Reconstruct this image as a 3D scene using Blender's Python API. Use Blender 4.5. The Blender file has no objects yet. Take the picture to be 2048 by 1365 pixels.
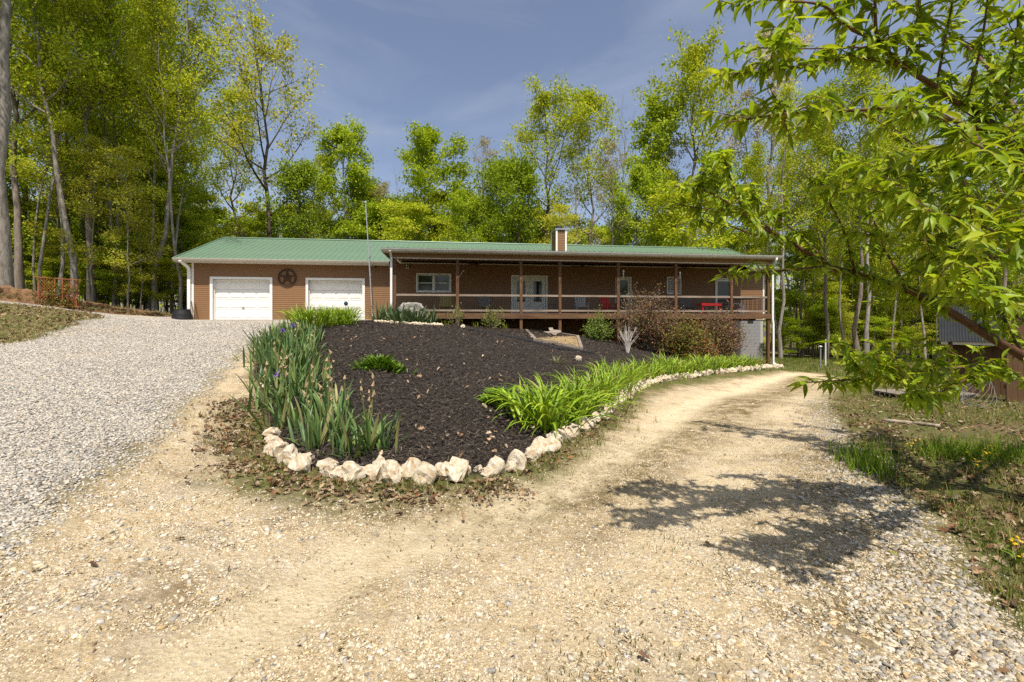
import bpy, math, random
import numpy as np
from mathutils import Vector, Matrix, Euler
R = math.radians
S = bpy.context.scene
C = S.collection

# ------------------------------------------------------------------ camera, sky, sun, exposure
cam_d = bpy.data.cameras.new('camera'); cam = bpy.data.objects.new('camera', cam_d); C.objects.link(cam)
cam_d.sensor_width = 36.0; cam_d.lens = 16.0
cam.location = (0, 0, 0); cam.rotation_euler = (R(90), 0, 0)
cam_d.shift_y = -42.5 / 2048.0
cam_d.clip_start = 0.05; cam_d.clip_end = 2000
S.camera = cam
SUN_EL, SUN_AZ = R(63), R(-7.5)           # sun stands behind the photographer, a little to the right
to_sun = Vector((math.cos(SUN_EL) * math.sin(-SUN_AZ), -math.cos(SUN_EL) * math.cos(SUN_AZ), math.sin(SUN_EL)))
w = bpy.data.worlds.new('World'); S.world = w; w.use_nodes = True
nt = w.node_tree; nt.nodes.clear()
sky = nt.nodes.new('ShaderNodeTexSky'); sky.sky_type = 'NISHITA'; sky.sun_disc = False
sky.sun_elevation = SUN_EL; sky.sun_rotation = math.atan2(to_sun.x, to_sun.y)
sky.air_density = 1.0; sky.dust_density = 2.2; sky.ozone_density = 1.6; sky.altitude = 200
hsv = nt.nodes.new('ShaderNodeHueSaturation'); hsv.inputs['Saturation'].default_value = 0.86; hsv.inputs['Hue'].default_value = 0.505
bg = nt.nodes.new('ShaderNodeBackground'); bg.inputs['Strength'].default_value = 0.115
wo = nt.nodes.new('ShaderNodeOutputWorld')
wtc = nt.nodes.new('ShaderNodeTexCoord'); wmp = nt.nodes.new('ShaderNodeMapping'); wmp.inputs['Scale'].default_value = (1.0, 1.0, 3.2); wmp.inputs['Rotation'].default_value = (.35, .5, .2)
wn = nt.nodes.new('ShaderNodeTexNoise'); wn.inputs['Scale'].default_value = 2.6; wn.inputs['Detail'].default_value = 6; wn.inputs['Roughness'].default_value = .55; wn.inputs['Distortion'].default_value = .6
wr = nt.nodes.new('ShaderNodeValToRGB'); wr.color_ramp.elements[0].position = .42; wr.color_ramp.elements[0].color = (0, 0, 0, 1); wr.color_ramp.elements[1].position = .85; wr.color_ramp.elements[1].color = (.22, .22, .22, 1)
wx = nt.nodes.new('ShaderNodeMix'); wx.data_type = 'RGBA'; wx.inputs[7].default_value = (6.0, 6.2, 6.6, 1)      # thin high cloud
nt.links.new(wtc.outputs['Generated'], wmp.inputs[0]); nt.links.new(wmp.outputs[0], wn.inputs['Vector']); nt.links.new(wn.outputs['Fac'], wr.inputs[0]); nt.links.new(wr.outputs[0], wx.inputs[0]); nt.links.new(sky.outputs[0], wx.inputs[6])
nt.links.new(wx.outputs[2], hsv.inputs['Color']); nt.links.new(hsv.outputs[0], bg.inputs[0]); nt.links.new(bg.outputs[0], wo.inputs[0])
sd = bpy.data.lights.new('sun', 'SUN'); sd.energy = 4.9; sd.angle = R(0.55); sd.color = (1.0, 0.93, 0.82)
so = bpy.data.objects.new('sun', sd); C.objects.link(so); so.rotation_euler = to_sun.to_track_quat('Z', 'Y').to_euler()
S.view_settings.view_transform = 'Standard'; S.view_settings.look = 'None'
S.view_settings.exposure = 0.38; S.view_settings.gamma = 1.0; S.view_settings.use_curve_mapping = False
S.render.engine = 'CYCLES'
S.cycles.max_bounces = 6; S.cycles.diffuse_bounces = 3; S.cycles.transmission_bounces = 4; S.cycles.transparent_max_bounces = 4
S.cycles.use_denoising = False
S.cycles.caustics_reflective = False; S.cycles.caustics_refractive = False

# ------------------------------------------------------------------ helpers
F = 910.0; HZ = 640.0
def at(x, y, Y):                       # a point Y metres in front of the eye, seen at pixel x, y of the 2048 px photograph
    return Vector(((x - 1024) / F * Y, Y, (HZ - y) / F * Y))
TH = R(7.5); HC, HS = math.cos(TH), math.sin(TH); HO = (-5.68, 21.8)
def HW(u, v, z=0.0): return Vector((HO[0] + u * HC - v * HS, HO[1] + u * HS + v * HC, z))
def ux(x, v):
    r = (x - 1024) / F
    return (r * (HO[1] + v * HC) - (HO[0] - v * HS)) / (HC - r * HS)
def zz(y, u, v): return (HZ - y) / F * (HO[1] + u * HS + v * HC)

def node_mat(name):
    m = bpy.data.materials.new(name); m.use_nodes = True
    t = m.node_tree; t.nodes.clear()
    o = t.nodes.new('ShaderNodeOutputMaterial'); b = t.nodes.new('ShaderNodeBsdfPrincipled')
    t.links.new(b.outputs[0], o.inputs[0])
    return m, t, b, o
def N(t, kind, **kw):
    n = t.nodes.new(kind)
    for k, v in kw.items():
        if k in n.inputs: n.inputs[k].default_value = v
        else: setattr(n, k, v)
    return n
def ramp(t, stops):
    n = t.nodes.new('ShaderNodeValToRGB'); cr = n.color_ramp
    while len(cr.elements) < len(stops): cr.elements.new(0.5)
    for e, (p, c) in zip(cr.elements, stops):
        e.position = p; e.color = (*c, 1) if len(c) == 3 else c
    return n
def mixc(t, a, b, fac, mode='MIX'):
    n = t.nodes.new('ShaderNodeMix'); n.data_type = 'RGBA'; n.blend_type = mode
    for i, v in ((6, a), (7, b)):
        if hasattr(v, 'default_value'): t.links.new(v, n.inputs[i])
        else: n.inputs[i].default_value = (*v, 1)
    if hasattr(fac, 'default_value'): t.links.new(fac, n.inputs[0])
    else: n.inputs[0].default_value = fac
    return n.outputs[2]
def mat(name, c1, c2=None, scale=6.0, rough=0.7, stretch=(1, 1, 1), bump=0.0, detail=6.0, metallic=0.0, spec=0.3, bscale=None):
    m, t, b, o = node_mat(name)
    c2 = c2 or tuple(x * 0.75 for x in c1)
    tc = N(t, 'ShaderNodeTexCoord'); mp = N(t, 'ShaderNodeMapping'); mp.inputs['Scale'].default_value = stretch
    t.links.new(tc.outputs['Object'], mp.inputs[0])
    n = N(t, 'ShaderNodeTexNoise', Scale=scale, Detail=detail, Roughness=0.65); t.links.new(mp.outputs[0], n.inputs['Vector'])
    r = ramp(t, [(0.32, c2), (0.68, c1)]); t.links.new(n.outputs['Fac'], r.inputs[0])
    t.links.new(r.outputs[0], b.inputs['Base Color'])
    b.inputs['Roughness'].default_value = rough; b.inputs['Metallic'].default_value = metallic
    b.inputs['Specular IOR Level'].default_value = spec
    if bump:
        n2 = N(t, 'ShaderNodeTexNoise', Scale=bscale or scale * 4, Detail=5.0); t.links.new(mp.outputs[0], n2.inputs['Vector'])
        bp = N(t, 'ShaderNodeBump', Strength=1.0, Distance=bump); t.links.new(n2.outputs['Fac'], bp.inputs['Height']); t.links.new(bp.outputs[0], b.inputs['Normal'])
    return m
def leaf_mat(name, gain=1.0, trans=0.35, rough=0.5, spec=0.25):
    """leaf colour comes per leaf from the 'tint' attribute; part of the light passes through the blade"""
    m, t, b, o = node_mat(name)
    a = N(t, 'ShaderNodeAttribute', attribute_name='tint')
    t.links.new(a.outputs['Color'], b.inputs['Base Color'])
    b.inputs['Roughness'].default_value = rough; b.inputs['Specular IOR Level'].default_value = spec
    tr = N(t, 'ShaderNodeBsdfTranslucent')
    g = mixc(t, a.outputs['Color'], (1.0, 0.95, 0.35), 0.75, 'MULTIPLY')
    t.links.new(g, tr.inputs['Color'])
    mx = N(t, 'ShaderNodeMixShader', Fac=trans); t.links.new(b.outputs[0], mx.inputs[1]); t.links.new(tr.outputs[0], mx.inputs[2])
    t.links.new(mx.outputs[0], o.inputs[0])
    return m
def tint_mat(name, rough=0.85, spec=0.2, bump=0.0, bscale=40.0, var=0.35):
    m, t, b, o = node_mat(name)
    a = N(t, 'ShaderNodeAttribute', attribute_name='tint')
    tc = N(t, 'ShaderNodeTexCoord'); n = N(t, 'ShaderNodeTexNoise', Scale=bscale, Detail=5.0); t.links.new(tc.outputs['Object'], n.inputs['Vector'])
    r = ramp(t, [(0.3, (1 - var,) * 3), (0.7, (1, 1, 1))]); t.links.new(n.outputs['Fac'], r.inputs[0])
    t.links.new(mixc(t, a.outputs['Color'], r.outputs[0], 1.0, 'MULTIPLY'), b.inputs['Base Color'])
    b.inputs['Roughness'].default_value = rough; b.inputs['Specular IOR Level'].default_value = spec
    if bump:
        bp = N(t, 'ShaderNodeBump', Strength=1.0, Distance=bump); t.links.new(n.outputs['Fac'], bp.inputs['Height']); t.links.new(bp.outputs[0], b.inputs['Normal'])
    return m

def link(name, data, parent=None):
    o = bpy.data.objects.new(name, data); C.objects.link(o)
    if parent is not None: o.parent = parent
    return o
def tag(o, label=None, cat=None, group=None, kind=None):
    if label: o['label'] = label
    if cat: o['category'] = cat
    if group: o['group'] = group
    if kind: o['kind'] = kind
    return o
def thing(name, label, cat, loc=(0, 0, 0), rz=0.0, group=None):
    o = link(name, None); o.location = loc; o.rotation_euler = (0, 0, rz); o.empty_display_size = 0.2
    return tag(o, label, cat, group)
def copy_tree(o, parent=None, skip=()):
    c = o.copy(); C.objects.link(c); c.parent = parent
    for ch in list(o.children): copy_tree(ch, c)
    return c

class MB:
    def __init__(s): s.v = []; s.f = []
    def add(s, vs, fs):
        b = len(s.v); s.v += [tuple(v) for v in vs]; s.f += [tuple(i + b for i in f) for f in fs]; return s
    def box(s, x0, x1, y0, y1, z0, z1, M=None):
        vs = [Vector((x, y, z)) for z in (z0, z1) for y in (y0, y1) for x in (x0, x1)]
        if M is not None: vs = [M @ v for v in vs]
        return s.add(vs, [(0, 2, 3, 1), (4, 5, 7, 6), (0, 1, 5, 4), (2, 6, 7, 3), (0, 4, 6, 2), (1, 3, 7, 5)])
    def bar(s, a, b, wx, wy, up=(0, 0, 1)):      # a straight bar of rectangular section
        a = Vector(a); b = Vector(b); d = (b - a); L = d.length; d.normalize()
        x = d.cross(Vector(up))
        if x.length < 1e-4: x = Vector((1, 0, 0))
        x.normalize(); y = x.cross(d)
        vs = [p + x * sx * wx / 2 + y * sy * wy / 2 for p in (a, b) for sx, sy in ((-1, -1), (1, -1), (1, 1), (-1, 1))]
        return s.add(vs, [(3, 2, 1, 0), (4, 5, 6, 7), (0, 1, 5, 4), (1, 2, 6, 5), (2, 3, 7, 6), (3, 0, 4, 7)])
    def tube(s, pts, rad, n=6, cap=True):
        pts = [Vector(p) for p in pts]
        if not hasattr(rad, '__len__'): rad = [rad] * len(pts)
        rings = []; ref = None
        for i, p in enumerate(pts):
            d = (pts[min(i + 1, len(pts) - 1)] - pts[max(i - 1, 0)])
            if d.length < 1e-9: d = Vector((0, 0, 1))
            d.normalize()
            if ref is None: ref = Vector((1, 0, 0)) if abs(d.x) < 0.8 else Vector((0, 1, 0))
            x = ref - d * ref.dot(d)
            if x.length < 1e-5: x = d.orthogonal()
            x.normalize(); ref = x; y = d.cross(x)
            rings.append([p + (x * math.cos(2 * math.pi * k / n) + y * math.sin(2 * math.pi * k / n)) * rad[i] for k in range(n)])
        vs = [v for r in rings for v in r]; fs = []
        for i in range(len(pts) - 1):
            for k in range(n):
                k2 = (k + 1) % n; fs.append((i * n + k, i * n + k2, (i + 1) * n + k2, (i + 1) * n + k))
        if cap: fs.append(tuple(reversed(range(n)))); fs.append(tuple((len(pts) - 1) * n + k for k in range(n)))
        return s.add(vs, fs)
    def lathe(s, prof, c=(0, 0, 0), n=16):
        c = Vector(c); vs = []; fs = []
        for r, z in prof:
            for k in range(n): vs.append(c + Vector((r * math.cos(2 * math.pi * k / n), r * math.sin(2 * math.pi * k / n), z)))
        for i in range(len(prof) - 1):
            for k in range(n):
                k2 = (k + 1) % n; fs.append((i * n + k, i * n + k2, (i + 1) * n + k2, (i + 1) * n + k))
        return s.add(vs, fs)
    def prism(s, poly, z0, z1, M=None):
        n = len(poly); vs = [Vector((x, y, z)) for z in (z0, z1) for x, y in poly]
        if M is not None: vs = [M @ v for v in vs]
        return s.add(vs, [tuple(reversed(range(n))), tuple(range(n, 2 * n))] + [(k, (k + 1) % n, n + (k + 1) % n, n + k) for k in range(n)])
    def mesh(s, name, m=None, smooth=False):
        me = bpy.data.meshes.new(name); me.from_pydata(s.v, [], s.f)
        if m: me.materials.append(m)
        if smooth: me.polygons.foreach_set('use_smooth', [True] * len(me.polygons))
        me.update(); return me
    def build(s, name, m, parent=None, smooth=False): return link(name, s.mesh(name, m, smooth), parent)

def np_mesh(name, V, Fc, m=None, tint=None, smooth=False):
    """V (n,3); Fc (k,3) or (k,4); tint (n,3) per vertex"""
    me = bpy.data.meshes.new(name); V = np.asarray(V, np.float32); Fc = np.asarray(Fc, np.int32)
    k, c = Fc.shape
    me.vertices.add(len(V)); me.vertices.foreach_set('co', V.ravel())
    me.loops.add(k * c); me.loops.foreach_set('vertex_index', Fc.ravel())
    me.polygons.add(k); me.polygons.foreach_set('loop_start', np.arange(0, k * c, c, dtype=np.int32))
    try: me.polygons.foreach_set('loop_total', np.full(k, c, np.int32))
    except Exception: pass
    if smooth: me.polygons.foreach_set('use_smooth', np.ones(k, bool))
    if m: me.materials.append(m)
    if tint is not None:
        a = me.attributes.new('tint', 'FLOAT_COLOR', 'POINT'); t4 = np.ones((len(V), 4), np.float32); t4[:, :3] = tint
        a.data.foreach_set('color', t4.ravel())
    me.update(calc_edges=True); me.validate(); return me
def np_obj(name, V, Fc, m, tint=None, parent=None, smooth=False): return link(name, np_mesh(name, V, Fc, m, tint, smooth), parent)
def stamp(PV, PF, pos, rot, scl, tint=None):
    """copies of a small shape (PV, PF): pos (n,3), rot (n,3,3), scl (n,) or (n,3)"""
    PV = np.asarray(PV, float); PF = np.asarray(PF); n = len(pos); scl = np.asarray(scl, float)
    if scl.ndim == 1: scl = np.repeat(scl[:, None], 3, 1)
    V = np.einsum('nij,nkj->nki', rot, PV[None] * scl[:, None, :]) + np.asarray(pos)[:, None, :]
    Fc = PF[None] + (np.arange(n) * len(PV))[:, None, None]
    T = None if tint is None else np.repeat(tint, len(PV), 0)
    return V.reshape(-1, 3), Fc.reshape(-1, PF.shape[1]), T
def cat_np(parts):
    V = []; Fc = []; T = []; b = 0
    for v, f, t in parts:
        V.append(v); Fc.append(f + b); T.append(t); b += len(v)
    return np.concatenate(V), np.concatenate(Fc), (np.concatenate(T) if T[0] is not None else None)
def eul(ax, ay, az):
    cx, sx, cy, sy, cz, sz = np.cos(ax), np.sin(ax), np.cos(ay), np.sin(ay), np.cos(az), np.sin(az)
    M = np.empty((len(ax), 3, 3))
    M[:, 0, 0] = cy * cz; M[:, 0, 1] = sx * sy * cz - cx * sz; M[:, 0, 2] = cx * sy * cz + sx * sz
    M[:, 1, 0] = cy * sz; M[:, 1, 1] = sx * sy * sz + cx * cz; M[:, 1, 2] = cx * sy * sz - sx * cz
    M[:, 2, 0] = -sy; M[:, 2, 1] = sx * cy; M[:, 2, 2] = cx * cy
    return M
def frames(d, up=None, rng=None):
    """rotation matrices whose local y is d and whose local z is as near as can be to up"""
    d = d / (np.linalg.norm(d, axis=1, keepdims=True) + 1e-9)
    if up is None: up = np.tile([0, 0, 1.0], (len(d), 1))
    x = np.cross(d, up); bad = np.linalg.norm(x, axis=1) < 1e-3; x[bad] = [1, 0, 0]
    x /= np.linalg.norm(x, axis=1, keepdims=True); z = np.cross(x, d)
    return np.stack([x, d, z], 2)
def vnoise(x, y, seed=0):
    """smooth value noise, -1..1"""
    xi = np.floor(x).astype(np.int64); yi = np.floor(y).astype(np.int64); fx = x - xi; fy = y - yi
    fx = fx * fx * (3 - 2 * fx); fy = fy * fy * (3 - 2 * fy)
    def h(a, b):
        n = (a * 374761393 + b * 668265263 + seed * 974711) & 0x7fffffff
        n = (n ^ (n >> 13)) * 1274126177 & 0x7fffffff
        return ((n ^ (n >> 16)) & 0xffff) / 32767.5 - 1
    return (h(xi, yi) * (1 - fx) + h(xi + 1, yi) * fx) * (1 - fy) + (h(xi, yi + 1) * (1 - fx) + h(xi + 1, yi + 1) * fx) * fy
def fbm(x, y, seed=0, o=4):
    s = 0; a = 1; 
    for i in range(o): s = s + a * vnoise(x * 2 ** i, y * 2 ** i, seed + i * 17); a *= 0.5
    return s / 1.8

# ------------------------------------------------------------------ the lie of the land
def px(x, y, z):                       # where the ground of height z is met along the sight line through x, y
    Y = z * F / (HZ - y); return ((x - 1024) / F * Y, Y, z)
CP = [(0, 0, -1.62), (-2.5, .5, -1.57), (2.5, .5, -1.66), (0, 3, -1.62), (0, -6, -1.6), (-8, -6, -1.3), (8, -6, -1.75),
      px(0, 1130, -1.42), px(0, 900, -1.15), px(0, 750, -.86), px(0, 690, -.58), px(330, 930, -1.46), px(420, 800, -1.17), px(530, 690, -.62),
      px(760, 945, -1.6), px(900, 955, -1.6), px(610, 930, -1.57), px(545, 880, -1.48), px(1000, 930, -1.62), px(1100, 890, -1.68), px(1200, 840, -1.8),
      px(1270, 780, -1.95), px(1340, 762, -2.1), px(1420, 750, -2.2), px(1500, 742, -2.3), px(1560, 738, -2.4),
      px(850, 800, -1.36), px(1000, 700, -.95), px(1200, 720, -1.42), (-4.2, 14, -.62), (-6.5, 19, -.17), (-8.9, 20.6, -.08), (-8.4, 18, -.2),
      px(1500, 800, -1.93), px(1700, 900, -1.72), px(2048, 900, -1.6), px(2048, 800, -1.95), px(1640, 830, -1.85), (14, 14, -2.3), (20, 14, -2.5), (10, 3, -1.6), (12, 20, -2.37),
      (-12.5, 17, -.05), (-16.2, 19, .1), (-18.1, 19.5, .33), (-20, 17.5, .75), (-18.5, 16.3, .52), (-16, 15, .18), (-17.4, 23.3, .15), (-22, 21, .55), (-24, 28, .4), (-16, 11, -.4), (-30, 12, 1.2), (-40, 0, 1.5), (-15, 0, -.6), (-40, 45, .8), (-25, 45, .2)]
for u, v, z in [(-10.5, 2.4, -.02), (-5, 2.4, -.02), (-.4, 2.0, -.04), (-10.5, 8, .05), (1, 0, -.2), (3.4, 0, -.34), (6.6, 0, -.585), (8.6, 0, -.77), (12, 0, -1.35), (16, 0, -1.95), (19.6, 0, -2.4), (22, 3, -2.5), (5, 3, -.5), (12, 3, -1.4), (17, 3, -2.1), (-11, 14, .1), (5, 14, -.3), (22, 14, -2.7), (27, 3, -2.75), (30, 12, -3.0)]:
    p = HW(u, v); CP.append((p.x, p.y, z))
CP += [(0, 60, -1.2), (-40, 70, .6), (50, 60, -4.2), (0, 160, -3), (-120, 160, 1), (120, 160, -8), (40, 10, -2.7), (35, 30, -3.3), (30, -10, -2.2), (-30, -20, 0), (100, 20, -5), (-110, 20, 3), (0, -40, -1.5)]
CP = np.array(CP, float)
def _tps(d2): return np.where(d2 > 1e-9, d2 * np.log(np.maximum(d2, 1e-9)), 0)
_n = len(CP); _D = ((CP[:, None, :2] - CP[None, :, :2]) ** 2).sum(-1)
_A = np.zeros((_n + 3, _n + 3)); _A[:_n, :_n] = _tps(_D) + np.eye(_n) * 1.5; _A[:_n, _n] = 1; _A[:_n, _n + 1:] = CP[:, :2]; _A[_n:, :_n] = _A[:_n, _n:].T
_W = np.linalg.solve(_A, np.concatenate([CP[:, 2], np.zeros(3)]))
BANK = np.array([(-24, 12.0), (-21.6, 15.6), (-20.3, 18.2), (-18.9, 19.8), (-18.35, 21.5), (-17.6, 23.4), (-16.9, 25)])
BANK_H = np.array([.6, .62, .58, .46, .34, .14, .05])
def poly_side(X, Y, P):
    """distance to a polyline, sign by the side (left of its course positive) and the place along it"""
    best = np.full(X.shape, 1e9); sgn = np.zeros(X.shape); par = np.zeros(X.shape)
    for i in range(len(P) - 1):
        a, b = P[i], P[i + 1]; d = b - a; L2 = (d ** 2).sum()
        t = np.clip(((X - a[0]) * d[0] + (Y - a[1]) * d[1]) / L2, 0, 1)
        qx = X - a[0] - t * d[0]; qy = Y - a[1] - t * d[1]; q = np.hypot(qx, qy); m = q < best
        best = np.where(m, q, best); sgn = np.where(m, np.sign(d[0] * (Y - a[1]) - d[1] * (X - a[0])), sgn); par = np.where(m, i + t, par)
    return best * sgn, par
def hgt(X, Y, fine=True):
    X = np.atleast_1d(np.asarray(X, float)); Y = np.atleast_1d(np.asarray(Y, float)); sh = X.shape; X = X.ravel(); Y = Y.ravel()
    z = np.empty(X.shape)
    for i in range(0, len(X), 40000):
        x = X[i:i + 40000]; y = Y[i:i + 40000]
        z[i:i + 40000] = _tps((x[:, None] - CP[:, 0]) ** 2 + (y[:, None] - CP[:, 1]) ** 2) @ _W[:_n] + _W[_n] + _W[_n + 1] * x + _W[_n + 2] * y
    d, p = poly_side(X, Y, BANK); st = np.interp(p, np.arange(len(BANK)), BANK_H)
    t = np.clip((d + .1) / .9, 0, 1); z = z + np.where(np.abs(d) < 40, st, st) * t * t * (3 - 2 * t)
    if fine:
        near = np.exp(-np.maximum(Y - 2, 0) / 14)
        z = z + .012 * fbm(X * 2.2, Y * 2.2, 3) * near + .03 * fbm(X * .5, Y * .5, 8)
    return z.reshape(sh)
def h1(x, y): return float(hgt(x, y)[0])
def G(x, y, dz=0.0): return Vector((x, y, h1(x, y) + dz))
def inside(X, Y, P):
    P = np.asarray(P); r = np.zeros(X.shape, bool); j = len(P) - 1
    for i in range(len(P)):
        c = ((P[i, 1] > Y) != (P[j, 1] > Y)) & (X < (P[j, 0] - P[i, 0]) * (Y - P[i, 1]) / (P[j, 1] - P[i, 1] + 1e-12) + P[i, 0]); r ^= c; j = i
    return r
def sdist(X, Y, P):                    # signed distance to a closed outline, positive inside
    Q = np.vstack([P, P[:1]]); d, _ = poly_side(X, Y, Q); return np.where(inside(X, Y, P), np.abs(d), -np.abs(d))
hw2 = lambda u, v: tuple(HW(u, v))[:2]
BORDER = np.array([(-3.0, 5.7), (-2.72, 5.2), (-2.22, 4.85), (-1.72, 4.66), (-1.2, 4.56), (-.6, 4.56), (-.1, 4.82), (.22, 5.4), (.58, 6.25), (1.05, 7.2), (1.62, 8.3), (2.4, 10.2), (3.4, 12.7), (5.4, 15.7), (7.9, 18.2), (10.7, 20.5), (12.7, 22.1), (13.6, 23.0)])
LEFT_EDGE = np.array([(-9.0, 20.6), (-8.5, 18), (-7.3, 14.4), (-6.05, 11.0), (-4.75, 8.4), (-3.7, 6.8)])
MULCH = np.vstack([BORDER, [(14.3, 24.2), hw2(19.7, 0.5), hw2(12, .2), hw2(5, .2), hw2(0, .3), hw2(-.6, 1.4), (-7.2, 21.2)], LEFT_EDGE])
GRAVEL = np.array([(-3.3, -6), (-3.1, 2.4), (-3.6, 3.8), (-4.0, 4.9), (-4.75, 6.7), (-5.6, 9.0), (-6.35, 11.2), (-7.4, 14.6), (-8.6, 18), (-9.05, 20.5), hw2(-1, 1.6), hw2(-.5, 3.05), hw2(-10.4, 3.05), (-17.6, 24.0), (-18.6, 21.4), (-19.2, 19.6), (-20.6, 18.1), (-24, 13), (-26, 9), (-23, 10.5), (-19.6, 16.3), (-17.9, 18.3), (-16.6, 18.6), (-14.6, 16.2), (-13.2, 13.6), (-11.6, 10.4), (-10.5, 7), (-9.5, 2), (-9, -6)])
TRACK = np.array([(-3.4, -6), (-3.2, 2.4), (-3.7, 3.8), (-4.1, 4.9), (-4.9, 6.7), (-5.8, 9.0), (-6.6, 11.5), (-6.0, 11.2), (-4.7, 8.5), (-3.95, 7.1), (-3.55, 5.6), (-2.7, 4.3), (-1.6, 3.85), (-.5, 4.1), (.3, 4.75), (.95, 6.0), (1.55, 7.4), (2.4, 9.3), (3.6, 11.9), (5.6, 14.8), (8.2, 17.5), (11.2, 19.9), (13.3, 21.4), (14.6, 21.4), (13.8, 19.0), (10.6, 14.8), (7.6, 11.2), (5.9, 8.4), (4.7, 6.3), (3.85, 4.7), (3.2, 3.6), (2.65, 2.6), (2.2, 1.8), (2.0, 0), (2.0, -6)])
SAND = np.array([hw2(0.5, .3), hw2(19.7, .3), hw2(21.4, 2.95), hw2(0.2, 2.95)])
def zones(X, Y):
    """soft shares of gravel, pale dirt, mulch and clay; what is left is litter and thin grass"""
    wv = .16 * fbm(X * 1.7, Y * 1.7, 21) + .07 * fbm(X * 7, Y * 7, 5)
    s = lambda d, wd: np.clip(d / wd + .5, 0, 1)
    g = s(sdist(X, Y, GRAVEL) + wv * 1.6, .45); t = s(sdist(X, Y, TRACK) + wv * 2.2, .5); m = s(sdist(X, Y, MULCH) + wv * .35, .08); c = s(sdist(X, Y, SAND) + wv, .3)
    c = c * (1 - m * .0); m = m * (1 - c); g = g * (1 - m) * (1 - c); t = t * (1 - m) * (1 - c) * (1 - g)
    return g, t, m, c
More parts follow.
